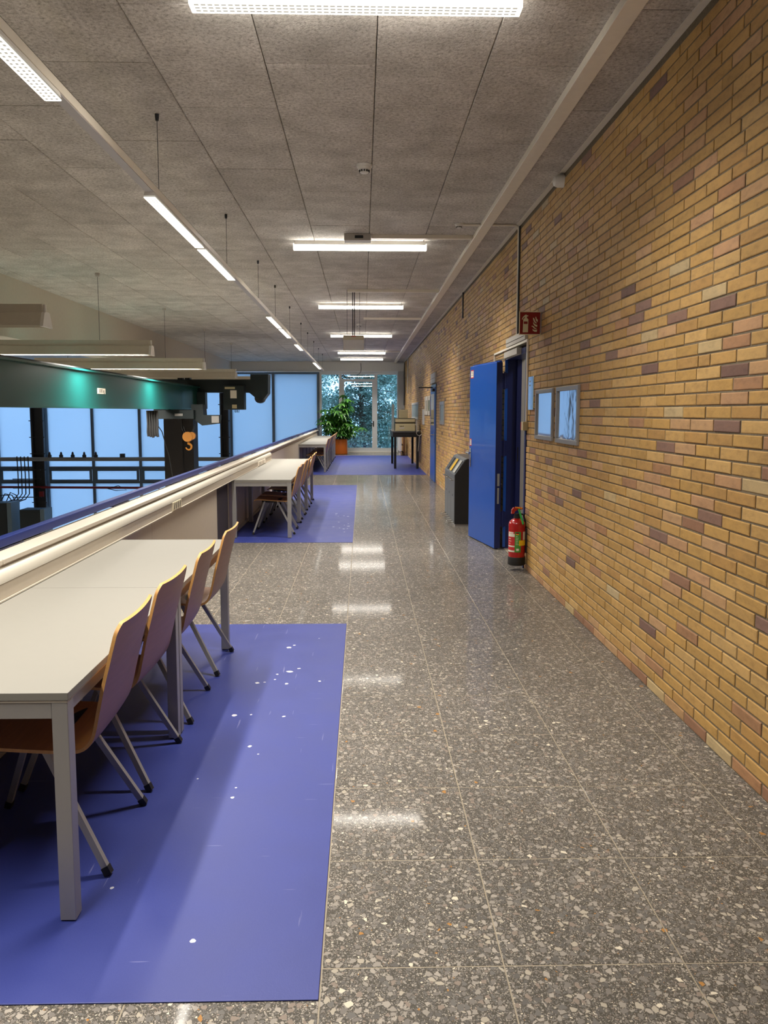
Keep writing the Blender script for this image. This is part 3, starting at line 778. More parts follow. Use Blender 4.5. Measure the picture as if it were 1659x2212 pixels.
for i, y in enumerate((9.78, 10.33, 11.13, 11.68, 12.52, 13.08)): chairs.append((-1.134, y, ordn[i] + ' plywood chair from the front of the middle table row'))
for i, y in enumerate((19.85, 20.45, 21.25, 21.85, 22.65, 23.4, 24.1, 24.72, 25.8)): chairs.append((-1.203, y, ordn[i] + ' plywood chair from the front of the far table row'))
rc = random.Random(2)
for i, (x, y, lb) in enumerate(chairs):
    c = cp_ if i == 0 else copy_tree(cp_)
    c.location = (x + rc.uniform(-.003, .008), y, .0042); c.rotation_euler = (0, 0, rc.uniform(-.03, .03)); c['label'] = lb

# ================================================================== lamps
def louvre_meshes(L, wd):
    """cross-blade louvre: bright blades over softly glowing cells"""
    a = MB(); h = .0035
    for i in range(4):
        x = -wd/2 + wd*i/3
        a.box(x-.0035, x+.0035, -L/2, L/2, 0, h)
    n = int(L/.030)
    for i in range(n+1):
        y = -L/2 + L*i/n
        a.box(-wd/2, wd/2, y-.004, y+.004, 0, h*.8)
    b = MB().box(-wd/2-.002, wd/2+.002, -L/2-.002, L/2+.002, h, h+.004)
    return a, b
LL = 1.475
def surface_lamp():
    t = thing('ceiling_lamp', '', 'lamp', (0, 0, 0), 'white tube lamps across the corridor ceiling')
    # local: long axis Y, z=0 at ceiling
    MB().prism([(-.045, 0), (.045, 0), (.042, -.042), (-.042, -.042)], -LL/2, LL/2, 'XZ').build('housing', WHITE, t)
    for s in (-1, 1): MB().box(s*.0395, s*.0425, -LL/2, LL/2, -.092, -.042).build('side_diffuser', LAMPSIDE, t)
    a, b = louvre_meshes(LL-.01, .078)
    a.build('louvre', LAMPON, t, (0, 0, -.092)); b.build('reflector', LAMPCELL, t, (0, 0, -.092))
    for s in (-1, 1): MB().prism([(-.044, -.03), (.044, -.03), (.041, -.093), (-.041, -.093)], s*LL/2, s*(LL/2+.012), 'XZ').build('end_cap', LAMPON, t)
    area(t, LL-.05, .07, LAMP_W, -.095, 132)
    return t
lp = surface_lamp()
for i, (y, lb) in enumerate(((3.65, 'large lit tube lamp crossing the ceiling nearest the viewer'), (8.80, 'second lit ceiling tube lamp, beside the grey junction box'),
                             (13.73, 'third lit ceiling tube lamp, behind the hanging sign wires'), (18.88, 'fourth lit ceiling tube lamp, partly hidden by the hanging sign box'),
                             (24.28, 'fifth lit ceiling tube lamp, second last before the glass wall'), (27.2, 'last lit ceiling tube lamp, nearest the glass end wall'))):
    t = lp if i == 0 else copy_tree(lp)
    t.location = (-.025, y, CZ); t.rotation_euler = (0, 0, math.pi/2); t['label'] = lb
# suspended light line over the tables
tl = thing('light_track', 'long pale suspended light track above the table rows', 'light track', (-1.335, 0, 2.925))
MB().box(-.027, .027, .3, 26.2, .004, .05, bev=.003).build('track', CREAM, tl)
MB().box(-.024, .024, .3, 26.2, -.002, .004).build('track_cover', plain('track_cover_grey', (176, 172, 172), 0.5), tl)
for y in (2.95, 5.14, 7.63, 9.9, 11.78, 14.1, 16.65, 18.65, 20.95, 23.2, 25.5):
    w = MB().tube([(.015, y, .05), (.015, y, CZ-2.925-.03)], .0022, 5).build('suspension_wire', STEEL, tl)
    MB().lathe([(.010, -.04), (.013, -.02), (.013, 0)], (.015, y, CZ-2.925), 10).build('ceiling_cup', STEEL, w)
MB().tube([(.0, 2.62, CZ-2.927), (.0, 2.66, .40), (.01, 2.75, .22), (.02, 2.83, .10), (.01, 2.86, .045)], .006, 6).build('feed_cable', BLACK, tl, smooth=True)
def track_lamp():
    t = thing('track_lamp', '', 'lamp', (0, 0, 0), 'lit louvre lamps of the suspended track')
    MB().prism([(-.030, .028), (.030, .028), (.036, .006), (-.036, .006)], -LL/2, LL/2, 'XZ').build('housing', WHITE, t)
    a, b = louvre_meshes(LL, .066)
    a.build('louvre', LAMPON, t, (0, 0, -.008)); b.build('reflector', LAMPCELL, t, (0, 0, -.008))
    area(t, LL-.05, .06, TRUNK_W, -.0095, 128)
    return t
kp = track_lamp(); kp.location = (0, 0, 0)
segs = [(1.23, 'louvre lamp at the near left end of the track, mostly out of frame'), (2.73, 'nearest lit louvre lamp of the suspended track in full view'), (5.70, 'lit track lamp ending above the near chairs, first of its pair'), (7.25, 'lit track lamp second of the pair above the terrazzo gap'),
        (11.78, 'lit track lamp above the middle tables, first of its pair'), (13.40, 'lit track lamp above the middle tables, second of its pair'), (16.25, 'single short lit track lamp beyond the middle tables'),
        (21.95, 'lit track lamp above the far tables, first of its pair'), (23.50, 'lit track lamp above the far tables, second of its pair')]
for i, (y, lb) in enumerate(segs):
    t = kp if i == 0 else copy_tree(kp); t.location = (-1.335, y, 2.901-.006); t['label'] = lb
# pendants in the hall
def pendant(lit):
    t = thing('pendant_lamp', '', 'lamp', (0, 0, 0), 'hooded pendant lamps over the hall')
    PLn = 3.1
    prof = [(-.045, .20), (.045, .20), (.045, .13), (.060, .12), (.105, .0), (.098, .0), (.055, .11), (-.055, .11), (-.098, .0), (-.105, .0), (-.060, .12), (-.045, .13)]
    MB().prism([(y, z) for y, z in prof], -PLn, 0, 'YZ').build('hood', PENDGREY, t)
    for x in (0, -PLn-.03):
        MB().prism([(-.035, .13), (.035, .13), (.06, .12), (.112, -.008), (-.112, -.008), (-.06, .12)], x, x+.03, 'YZ').build('end_cap', WHITE, t)
    MB().box(.0, .02, -.012, .012, .135, .20, bev=.004).build('end_hook', WHITE, t)
    for x in (-.70, -2.5):
        w = MB().tube([(x, 0, .20), (x, 0, CZ-2.34-.04)], .003, 5).build('suspension_wire', STEEL, t)
        MB().lathe([(.02, -.05), (.028, -.04), (.034, 0)], (x, 0, CZ-2.34), 12).build('ceiling_cup', GREYPLASTIC, w)
    for x in (-.80, -2.32):
        MB().tube([(x-.70, 0, .045), (x+.70, 0, .045)], .018, 8).build('lamp_tube', LAMPON if lit else LEDGE, t, smooth=True)
    if lit: l = area(t, PLn-.2, .12, HALL_W, .02, 165); l.location.x = -PLn/2; l.rotation_euler = (0, 0, math.pi/2)
    return t
pp = {True: None, False: None}
for i, (y, lb) in enumerate(((7.27, 'unlit hooded pendant lamp nearest the viewer, its white end cap at left'), (10.84, 'lit hooded pendant second from the viewer, hanging above the green crane girder'), (14.40, 'lit hooded pendant, third in line behind the two nearest ones'), (18.0, 'unlit hooded pendant, fourth in line above the crane end carriage'), (21.6, 'farthest unlit hooded pendant, before the frosted glass'))):
    lit = i in (1, 2)
    if pp[lit] is None: pp[lit] = t = pendant(lit)
    else: t = copy_tree(pp[lit])
    t.location = (-2.96, y, 2.34); t['label'] = lb

# ================================================================== things on the ceiling
def duct(label, x0, x1, y0, y1, z=.045):
    o = MB().box(x0, x1, y0, y1, CZ-z, CZ+.001, bev=.003).build('ceiling_duct', CREAM); tag(o, label, 'duct', 'cream cable ducts on the ceiling'); return o
duct('long cream cable duct running the length of the corridor ceiling', 1.20, 1.30, 1.2, FY-.12, .05)
duct('cream duct branching to the junction box at the second ceiling lamp', .098, 1.197, 8.44, 8.50, .04)
duct('cream duct branching to the wires of the hanging sign', -.235, 1.197, 12.14, 12.20, .04)
duct('cream duct branching off before the fourth ceiling lamp', .02, 1.197, 15.72, 15.78, .04)
duct('cream duct branching off beside the fifth ceiling lamp', .73, 1.197, 24.30, 24.36, .04)
jb = thing('junction_box', 'light grey junction box on the ceiling behind the second lamp', 'junction box', (-.05, 8.47, CZ))
MB().box(-.145, .145, -.07, .07, -.07, 0, bev=.004).build('case', GREYPLASTIC, jb)
MB().box(-.03, .06, -.078, -.07, -.05, -.02, bev=.002).build('connector', BLACK, jb)
def smoke(label, x, y, s=1.0):
    t = thing('smoke_detector', label, 'smoke detector', (x, y, CZ), 'smoke detectors')
    MB().lathe([(.058*s, -.02*s), (.062*s, -.012*s), (.062*s, 0)], n=24).build('base', WHITE, t, smooth=True)
    MB().lathe([(.026*s, -.062*s), (.034*s, -.058*s), (.040*s, -.040*s), (.048*s, -.036*s), (.052*s, -.02*s)], n=24).build('dome', WHITE, t, smooth=True)
    mb = MB()
    for i in range(12):
        a = 2*math.pi*i/12; mb.bar((math.cos(a)*.038*s, math.sin(a)*.038*s, -.056*s), (math.cos(a)*.041*s, math.sin(a)*.041*s, -.042*s), .012*s, .004)
    mb.build('vent_slots', BLACK, t)
smoke('white smoke detector on the ceiling before the second lamp', .017, 6.12)
smoke('small white detector at the end of the ceiling conduit', .985, 7.95, .72)
smoke('white smoke detector beyond the hanging sign wires', -.07, 16.85)
sp = thing('wall_detector', 'small white round detector on the bricks right under the ceiling', 'detector', (WX, 6.26, 3.385))
MB().lathe([(.05, 0), (.05, .045), (.038, .075), (.02, .085)], n=20).build('body', WHITE, sp, smooth=True).rotation_euler = (0, -math.pi/2, 0)
MB().box(-.03, 0, -.02, .02, .045, .07, bev=.003).build('bracket', GREYPLASTIC, sp)
hs = thing('hanging_sign_box', 'white sign box hanging from the ceiling on wires with small red label', 'sign', (-.14, 12.22, 2.52))
MB().box(-.165, .165, -.03, .03, .165, .235, bev=.004).build('lamp_housing', plain('sign_housing', (196, 188, 166), 0.5), hs)
MB().box(-.163, .163, -.006, .006, 0, .166, bev=.002).build('sign_plate', plain('sign_plate_white', (206, 204, 206), 0.4), hs)
MB().box(-.035, .035, -.0325, -.03, .212, .222).build('red_label', LABELRED, hs)
for x in (-.102, .098): MB().tube([(x, 0, .235), (x, -.03, CZ-2.522)], .003, 5).build('hanger_wire', STEEL, hs)
for x in (-.012, .016): MB().tube([(x, 0, .235), (x, -.03, CZ-2.522-.03)], .0075, 6).build('feed_cable', STEEL, hs)

# ================================================================== fire extinguisher and sign
ex = thing('fire_extinguisher', 'red fire extinguisher hung on the bricks beside the open blue door', 'fire extinguisher', (1.513, 7.36, .055))
R_ = .083
MB().lathe([(R_-.006, 0), (R_+.002, .006), (R_+.002, .075), (R_-.001, .083)], n=32).build('base_ring', BLACK, ex, smooth=True)
MB().lathe([(R_-.002, .08), (R_-.001, .40), (R_-.008, .428), (R_-.03, .448), (.032, .458), (.030, .464)], n=32).build('cylinder', RED, ex, smooth=True)
MB().lathe([(.034, .462), (.034, .486), (.026, .492), (.026, .506)], n=20).build('neck', BLACK, ex, smooth=True)
mb = MB(); mb.prism([(-.055, .545), (-.035, .566), (.03, .570), (.052, .560), (.050, .548), (.0, .545), (-.028, .525), (-.032, .505), (-.058, .505)], -.016, .016, 'XZ')
mb.build('valve_handle', RED, ex)
MB().bar((-.022, -.012, .568), (.045, -.016, .560), .02, .012).build('safety_pin', ORANGEPIN, ex)
MB().bar((.008, -.030, .552), (.038, -.108, .415), .026, .012, (1, 0, 0)).build('lever', GREENLEVER, ex)
MB().tube([(.03, .02, .50), (.07, .035, .49), (.092, .03, .40), (.094, .02, .25), (.09, .02, .18)], .010, 8).build('hose', BLACK, ex, smooth=True)
MB().box(.080, .097, -.02, .02, .12, .36).build('wall_bracket', STEEL, ex)
def patch(name, a0, a1, z0, z1, m, r, parent=ex):
    n = 8; vs = []; fs = []
    for i in range(n+1):
        a = math.radians(a0+(a1-a0)*i/n)
        for z in (z0, z1):
            for q in (r, r-.003): vs.append((math.cos(a)*q, math.sin(a)*q, z))
    for i in range(n):
        b = i*4; fs += [(b, b+4, b+6, b+2), (b+1, b+3, b+7, b+5), (b+2, b+6, b+7, b+3), (b, b+1, b+5, b+4)]
    fs += [(0, 2, 3, 1), (n*4, n*4+1, n*4+3, n*4+2)]
    return MB().add(vs, fs).build(name, m, parent, smooth=False)
l1 = patch('front_label', 185, 245, .135, .335, LABELRED, R_+.0004)
for z0, z1, a0, a1 in ((.285, .315, 188, 244), (.318, .332, 192, 236), (.185, .198, 188, 244), (.135, .152, 187, 244), (.262, .268, 195, 215), (.24, .244, 195, 220), (.215, .219, 195, 212)):
    patch('label_band', a0, a1, z0, z1, LABELWHITE, R_+.0009, l1)
l2 = patch('green_label', 246, 286, .135, .335, LABELGREEN, R_+.0006)
patch('flag_black', 252, 272, .321, .328, BLACK, R_+.001, l2); patch('flag_red', 252, 272, .314, .321, LABELRED, R_+.001, l2); patch('flag_gold', 252, 272, .307, .314, YELLOW, R_+.001, l2)
for i in range(6): patch('label_line', 252, 252+12+(i*7 % 9), .290-i*.016, .294-i*.016, LABELWHITE, R_+.001, l2)
patch('label_badge', 256, 274, .150, .172, LABELWHITE, R_+.001, l2)
patch('yellow_tag', 274, 325, .200, .252, YELLOW, R_+.0035)
patch('side_label', 305, 330, .255, .335, LABELWHITE, R_+.0008)
fs = thing('fire_sign', 'dark red fire extinguisher sign with cream pictogram projecting from the bricks', 'sign', (WX, 6.93, 2.24))
fs.rotation_euler = (0, 0, math.radians(4))
MB().box(-.205, -.004, -.004, .004, 0, .208, bev=.0015).build('border', SIGNCREAM, fs)
MB().box(-.197, -.013, -.0052, -.004, .008, .200).build('red_field', SIGNRED, fs)
MB().box(-.012, 0, -.01, .01, .02, .19).build('wall_mount', ALU, fs)
def sx(px): return -.205 + (px-250)/(1330-250)*.201
def sz(py): return .208 - (py-300)/(1480-300)*.208
def pic(name, pts): MB().prism([(sx(a), sz(b)) for a, b in pts], -.0064, -.0052, 'XZ').build(name, SIGNCREAM, fs)
pic('bottle_symbol', [(430, 1360), (690, 1350), (700, 700), (630, 640), (625, 560), (690, 545), (690, 505), (625, 505), (600, 465), (560, 465), (520, 500), (430, 580), (385, 680), (385, 730), (405, 720), (450, 640), (520, 575), (525, 630), (450, 700)])
MB().box(sx(475), sx(660), -.007, -.0064, sz(935), sz(810)).build('symbol_window', SIGNRED, fs)
pic('flame_symbol', [(1045, 570), (1080, 575), (1105, 660), (1165, 715), (1160, 835), (1090, 780), (1055, 690)])
pic('flame_symbol', [(920, 620), (965, 630), (1010, 700), (1045, 800), (1130, 890), (1075, 905), (985, 835), (940, 730)])
pic('flame_symbol', [(930, 820), (975, 890), (1060, 960), (1145, 975), (1135, 1080), (1030, 1040), (955, 950)])
pic('flame_symbol', [(840, 1035), (910, 1015), (985, 1060), (1040, 1130), (1130, 1145), (1070, 1180), (985, 1160), (920, 1075)])
pic('flame_symbol', [(910, 1180), (960, 1215), (1040, 1225), (1140, 1205), (1130, 1325), (1020, 1325), (930, 1265)])

# ================================================================== wall frames and plates
def frame(label, y0, y1, z0, z1, cover, fw=.035, grp='notice frames on the bricks', fm=ALU):
    t = thing('notice_frame', label, 'frame', (WX, (y0+y1)/2, (z0+z1)/2), grp); hy, hz = (y1-y0)/2, (z1-z0)/2
    mb = MB(); mb.box(-.022, 0, -hy, hy, hz-fw, hz, bev=.004); mb.box(-.022, 0, -hy, hy, -hz, -hz+fw, bev=.004); mb.box(-.022, 0, -hy, -hy+fw, -hz+fw, hz-fw, bev=.003); mb.box(-.022, 0, hy-fw, hy, -hz+fw, hz-fw, bev=.003)
    mb.build('frame_rim', fm, t)
    MB().box(-.008, -.001, -hy+fw, hy-fw, -hz+fw, hz-fw).build('notice_sheet', cover, t); return t
frame('aluminium notice frame with pale blue sheen, nearer the open blue door', 6.385, 7.02, 1.305, 1.75, FOIL1)
frame('aluminium notice frame with crinkled clear cover, farther from the open blue door', 5.63, 6.275, 1.30, 1.752, FOIL2)
frame('small grey framed print just before the closed far blue door', 14.95, 15.75, 1.30, 1.76, PHOTO, .07, 'framed prints')
rp_ = thing('room_plate', 'narrow pale blue room plate on the bricks beside the open door', 'plate', (WX, 7.245, 1.57))
MB().box(-.014, 0, -.105, .105, 0, .315, bev=.002).build('plate', ACRYLIC, rp_)
for z in (.262, .225): MB().box(-.0155, -.014, .02, .06, z, z+.014).build('plate_mark', BEIGE, rp_)
for i, (y0, y1) in enumerate(((18.05, 18.55), (18.7, 19.1), (19.2, 19.55))):
    frame('green and white poster strip beyond the far blue door, ' + ('nearest the door' if i == 0 else 'in the middle of three' if i == 1 else 'furthest from the door'), y0, y1, 1.47, 1.93, GREENPRINT, .1, 'green poster strips', LEDGE)
frame('grey glazed display panel above the black table at the bricks', 21.9, 24.7, 1.33, 1.83, PHOTO, .06, 'framed prints', GREYPLASTIC)
tag(MB().box(WX-.02, WX, 19.75, 20.35, 1.22, 1.62, bev=.003).build('wall_plate', GREYPLASTIC), 'narrow light grey plate between green posters and display panel', 'plate')

# ================================================================== recycling bins
bn = thing('recycling_station', 'grey and black recycling bin with three sloping lids behind the blue door', 'bin', (1.24, 10.17, 0))
SD = [(0, .04), (.355, .04), (.355, .92), (.17, .92), (.14, .905), (.0, .70)]
for y in (0, 1.20): MB().prism(SD, y, y+.02, 'XZ').build('side_panel', BLACK, bn)
MB().prism([(.012, .05), (.345, .05), (.345, .905), (.17, .908), (.14, .892), (.012, .69)], .02, 1.20, 'XZ').build('body', BLACK, bn)
MB().box(.01, .35, .01, 1.21, 0, .04).build('plinth', ALU, bn)
for i in range(3):
    y0 = .025+i*.392; y1 = y0+.384
    dr = MB().box(-.004, .012, y0, y1, .06, .655, bev=.003).build('front_door', BINGREY, bn)
    MB().tube([(-.004, y0+.09, .628), (-.04, y0+.09, .628), (-.04, y0+.29, .628), (-.004, y0+.29, .628)], .006, 6).build('door_handle', CHROME, dr)
    MB().box(-.006, -.004, y0+.18, y0+.20, .40, .43).build('lock', BLACK, dr)
    MB().tube([(.01, y0+.08, .05), (-.075, y0+.08, .045), (-.075, y0+.28, .045), (.01, y0+.28, .05)], .007, 6).build('foot_pedal', CHROME, bn)
mb = MB(); mb.prism([(-.004, .66), (.012, .66), (.012, .69), (.14, .893), (.17, .909), (.345, .909), (.345, .925), (.165, .925), (.130, .908), (-.004, .703)], .02, 1.20, 'XZ')
mb.build('sloping_top', BINGREY, bn)
for i, (m_, nm) in enumerate(((plain('lid_pale', (190, 190, 182), .5), 'pale_lid'), (YELLOW, 'yellow_lid'), (plain('lid_dark', (60, 64, 70), .5), 'dark_lid'))):
    y0 = .085+i*.392; dx, dz = .134, .205; l = math.hypot(dx, dz); nx, nz = -dz/l, dx/l
    a = (.010, .724); b = (.116, .886)
    def q(o): return [(a[0]+nx*o, a[1]+nz*o), (b[0]+nx*o, b[1]+nz*o)]
    lo, hi = q(.0), q(.006)
    MB().prism([lo[0], lo[1], hi[1], hi[0]], y0-.02, y0+.25, 'XZ').build('slot_rim', BLACK, bn)
    hi2 = q(.010)
    MB().prism([hi[0], hi[1], hi2[1], hi2[0]], y0+.01, y0+.20, 'XZ').build(nm, m_, bn)

# ================================================================== black table with old machine
bt = thing('tall_black_table', 'tall black table with thin legs standing against the brick wall', 'table', (0, 0, .0042))
MB().box(.815, 1.575, 20.75, 22.95, .985, 1.02, bev=.003).build('tabletop', plain('grey_black_top', (64, 64, 66), .35), bt)
MB().box(.83, 1.56, 20.77, 22.93, .86, .985).build('apron', BLACKLAQ, bt)
for x in (.86, 1.47):
    for y in (20.80, 22.88): MB().box(x, x+.065, y-.03, y+.035, 0, .86, bev=.003).build('leg', BLACKLAQ, bt)
ma = thing('old_laboratory_machine', 'boxy beige laboratory machine standing on the tall black table', 'machine', (.905, 21.0, 1.0245))
MB().box(0, .545, 0, .75, .0, .20, bev=.008).build('lower_case', BEIGE, ma)
MB().box(.01, .535, .03, .75, .20, .245, bev=.004).build('dark_band', BEIGEDARK, ma)
MB().box(0, .545, 0, .75, .245, .335, bev=.008).build('upper_case', BEIGE, ma)
MB().box(-.005, .55, -.004, .76, .335, .350).build('lid_edge', BEIGEDARK, ma)
for i in range(3): MB().lathe([(.012, 0), (.010, .02)], (.13+i*.045, -.01, .13), 10).build('knob', BEIGEDARK, ma)
MB().box(.11, .25, -.004, 0, .06, .11).build('label_plate', LEDGE, ma)
MB().box(.55, .61, .05, .7, 0, .30, bev=.004).build('side_box', GREYPLASTIC, ma)
mb_ = thing('beige_case', 'small beige case lying on top of the laboratory machine', 'case', (1.01, 21.15, 1.376))
MB().box(0, .245, 0, .4, 0, .235, bev=.012).build('case_body', BEIGE, mb_)
MB().box(.03, .21, -.003, .0, .02, .21, bev=.001).build('case_lid', plain('beige_lid', (176, 164, 130), .5), mb_)
MB().tube([(.08, .1, .235), (.08, .1, .25), (.16, .1, .25), (.16, .1, .235)], .006, 6).build('carry_handle', BLACK, mb_)
gp = thing('upright_glass_plate', 'upright greyish glass plate at the left side of the laboratory machine', 'plate', (.83, 21.3, 1.0245))
MB().box(0, .055, 0, .6, 0, .74, bev=.003).build('plate', plain('grey_plate', (150, 156, 152), .3), gp)
MB().box(-.005, .06, -.01, .61, 0, .03).build('foot', GREYPLASTIC, gp)
pts = []
for i in range(40):
    a = i/40*math.pi*4; pts.append((1.595 + .075*math.cos(a), 20.70+.003*i/4, .98 + .07*math.sin(a)))
pts += [(1.60, 20.71, .9), (1.585, 20.72, .7), (1.57, 20.73, .55), (1.565, 20.73, .48)]
o = MB().tube(pts, .006, 5).build('coiled_cord', LEDGE, smooth=True); o.location = (-.055, -.03, 0); tag(o, 'pale coiled cord hanging at the corner of the black table', 'cord')
# heating pipes in the corner
hp = thing('heating_pipes', 'vertical painted heating pipes with black valve in the far wall corner', 'pipes')
for x, y, r, m_ in ((1.50, 28.6, .03, PIPECOPPER), (1.545, 28.3, .028, plain('brown_pipe', (110, 70, 50), .5)), (1.455, 28.99, .028, PIPECOPPER)):
    MB().tube([(x, y, 0), (x, y, .96), (x, y+.04, 1.0), (x, y+.11, 1.0)], r, 10).build('riser_pipe', m_, hp, smooth=True)
MB().tube([(1.50, 28.5, .32), (1.44, 28.3, .32)], .022, 8).lathe([(.05, -.03), (.055, 0), (.05, .03)], (1.43, 28.3, .34), 12).build('valve', BLACK, hp)
MB().tube([(1.43, 28.3, .30), (1.43, 28.3, .12), (1.50, 28.3, .06), (1.50, 28.4, 0)], .025, 8).build('valve_pipe', BLACK, hp, smooth=True)
rd = thing('flat_radiator', 'flat white radiator behind the tall black table', 'radiator', (0, 0, 0))
MB().box(1.30, 1.38, 26.9, 28.0, .16, .95, bev=.006).build('panel', WHITE, rd)
for y in (27.1, 27.8): MB().box(1.32, 1.36, y, y+.04, 0, .16).build('foot', WHITE, rd)
for i in range(3):
    o = MB().tube([(1.585, 28.85+i*.12, 3.38), (1.57, 28.85+i*.12, 2.9), (1.585, 28.85+i*.1, 2.4), (1.575, 28.9+i*.1, 1.8)], .013, 6).build('dark_cable', BLACK, smooth=True)
    tag(o, 'dark cable in the far brick corner, ' + ('farthest from the glass', 'between two others', 'closest to the glass')[i], 'cable', 'dark cables in the far corner')
tag(MB().tube([(WX-.02, 26.9, 3.40), (WX-.02, 26.9, 2.2)], .018, 8).build('pale_conduit', GREYPLASTIC), 'pale conduit running down the bricks near the glass wall', 'conduit')

# ================================================================== planter with umbrella plant
pl = thing('potted_umbrella_plant', 'large leafy umbrella plant in an orange pot by the glass wall', 'plant', (-.82, 28.15, 0))
MB().lathe([(.245, .0), (.262, .012), (.268, .06), (.268, .535), (.262, .55), (.235, .55), (.23, .49), (0, .49)], n=36).build('pot', TERRACOTTA, pl, smooth=True)
MB().lathe([(.231, .485), (.12, .505), (0, .51)], n=24).build('soil', SOIL, pl)
rl = random.Random(21)
stems = []; tips = []
for i in range(22):
    a = rl.uniform(0, 6.28); reach = rl.uniform(.12, .74); top = rl.uniform(.85, 1.75) - reach*.35
    if i < 3: reach *= .3; top = 2.05 - i*.12
    p0 = Vector((math.cos(a)*.08, math.sin(a)*.08, .5)); p1 = Vector((math.cos(a)*reach*.45, math.sin(a)*reach*.45, .5+(top-.5)*.6)); p2 = Vector((math.cos(a)*reach, math.sin(a)*reach, top))
    MB().tube([p0, (p0+p1)/2+Vector((0, 0, .04)), p1, p2], [.016, .014, .011, .007], 6).build('stem', BARK, pl, smooth=True)
    for k in range(10):
        f = k/9; q = p1.lerp(p2, f) if k > 2 else p0.lerp(p1, .55+.15*k)
        tips.append((q, a+rl.uniform(-2.2, 2.2)))
lm = MB()
def leaf_blade(mb, base, d, up, L, w, droop):
    d = d.normalized(); side = d.cross(up).normalized(); vs = []
    for f, ww in ((0, .10), (.25, .75), (.55, 1.0), (.82, .62), (1, .06)):
        c = base + d*(L*f) - Vector((0, 0, 1))*droop*f*f*L
        vs += [c-side*(w*ww/2)+up*.006*ww, c-up*.004, c+side*(w*ww/2)+up*.006*ww]
    fs = []
    for i in range(4): b = i*3; fs += [(b, b+1, b+4, b+3), (b+1, b+2, b+5, b+4)]
    mb.add(vs, fs)
for q, a in tips:
    pet = rl.uniform(.12, .32); el = rl.uniform(-.2, .7)
    dirp = Vector((math.cos(a)*math.cos(el), math.sin(a)*math.cos(el), math.sin(el))); hub = q + dirp*pet
    lm.tube([q, hub], .004, 4)
    n = rl.randint(7, 9)
    tilt = Vector((math.cos(a)*.35, math.sin(a)*.35, 1)).normalized()
    e1 = tilt.orthogonal().normalized(); e2 = tilt.cross(e1)
    for i in range(n):
        t = 2*math.pi*i/n + rl.uniform(-.12, .12)
        d = e1*math.cos(t)+e2*math.sin(t) + tilt*.05
        leaf_blade(lm, hub, d, tilt, rl.uniform(.17, .26), rl.uniform(.06, .09), rl.uniform(.25, .7))
lm.build('foliage', LEAF, pl, kind='stuff')

# ================================================================== overhead crane in the hall
cr = thing('overhead_crane', 'big dark green overhead crane with yellow hook across the hall', 'crane', (-4.1, 12, 1.6))
def CP(o): o.location = Vector(o.location) - cr.location; return o
def cpart(mb, name, m, par=None, smooth=False):
    o = mb.build(name, m, par or cr, smooth=smooth)
    if par is None: o.location = -cr.location
    return o
g_ = MB(); g_.box(-4.22, -3.98, 3.0, 18.7, 1.62, 2.13); g_.box(-4.27, -3.93, 3.0, 18.7, 1.60, 1.625); g_.box(-4.27, -3.93, 3.0, 18.7, 2.125, 2.15)
gd = cpart(g_, 'girder', CRANEGREEN)
cpart(MB().box(-4.13, -4.07, 3.0, 18.6, 2.15, 2.19), 'rail', STEEL)
pt = cpart(MB().box(-3.978, -3.974, 11.60, 11.95, 1.82, 1.905), 'load_plate', LABELWHITE, gd)
text('3000 kg', 'load_lettering', .082, BLACK, gd, (-3.9735, 11.775, 1.862), (math.pi/2, 0, math.pi/2))
cpart(MB().prism([(-5.4, 2.33), (-2.72, 2.33), (-2.72, 2.46), (-2.29, 2.46), (-2.30, 2.0), (-2.44, 1.82), (-2.46, 1.87), (-2.58, 1.87), (-2.76, 2.02), (-5.4, 2.02)], 18.7, 19.2, 'XZ'), 'end_carriage', CRANESHADED)
cpart(MB().box(-4.0, -3.78, 18.5, 18.75, 1.62, 2.02), 'carriage_joint', CRANESHADED)
for x in (-2.52, -5.2): cpart(MB().tube([(x, 18.8, 1.88), (x, 19.1, 1.88)], .12, 16), 'wheel', STEEL)
for x0 in (-4.55, -4.37): cpart(MB().box(x0, x0+.12, 19.0, 19.2, 2.46-.2, 2.72), 'motor_bracket', BLACK)
bx = cpart(MB().box(-3.32, -2.83, 18.35, 18.7, 1.60, 2.17, bev=.01), 'control_box', CRANESHADED)
cpart(MB().box(-3.28, -3.04, 18.345, 18.35, 2.09, 2.14), 'box_label', BEIGE, bx)
cpart(MB().box(-3.15, -3.0, 18.345, 18.35, 1.87, 2.06), 'notice', LABELWHITE, bx)
cpart(MB().box(-3.11, -3.0, 18.33, 18.35, 1.63, 1.72), 'switch_plate', BEIGE, bx)
for i in range(3): cpart(MB().tube([(-3.09+i*.04, 18.5, 1.61), (-3.08+i*.04, 18.5, 1.55), (-3.06+i*.04, 18.5, 1.53), (-3.05+i*.04, 18.5, 1.6)], .006, 5), 'cable_loop', BLACK, bx)
tr = MB(); tr.box(-4.5, -3.65, 16.6, 17.4, 1.40, 1.585); tr.prism([(-3.74, 1.64), (-3.74, 1.71), (-3.49, 1.71), (-3.48, 1.48), (-3.15, 1.48), (-3.18, 1.29), (-3.51, 1.25), (-3.72, 1.40)], 16.8, 17.2, 'XZ')
trl = cpart(tr, 'trolley', CRANESHADED)
cpart(MB().tube([(-4.58, 17.0, 1.53), (-4.2, 17.0, 1.53)], .14, 16), 'hoist_drum', CRANESHADED, trl, smooth=True)
cpart(MB().box(-3.30, -3.14, 16.78, 16.8, 1.31, 1.46), 'arm_plate', ALU, trl)
cpart(MB().box(-4.05, -3.88, 16.58, 16.6, 1.46, 1.51), 'type_plate', ALU, trl)
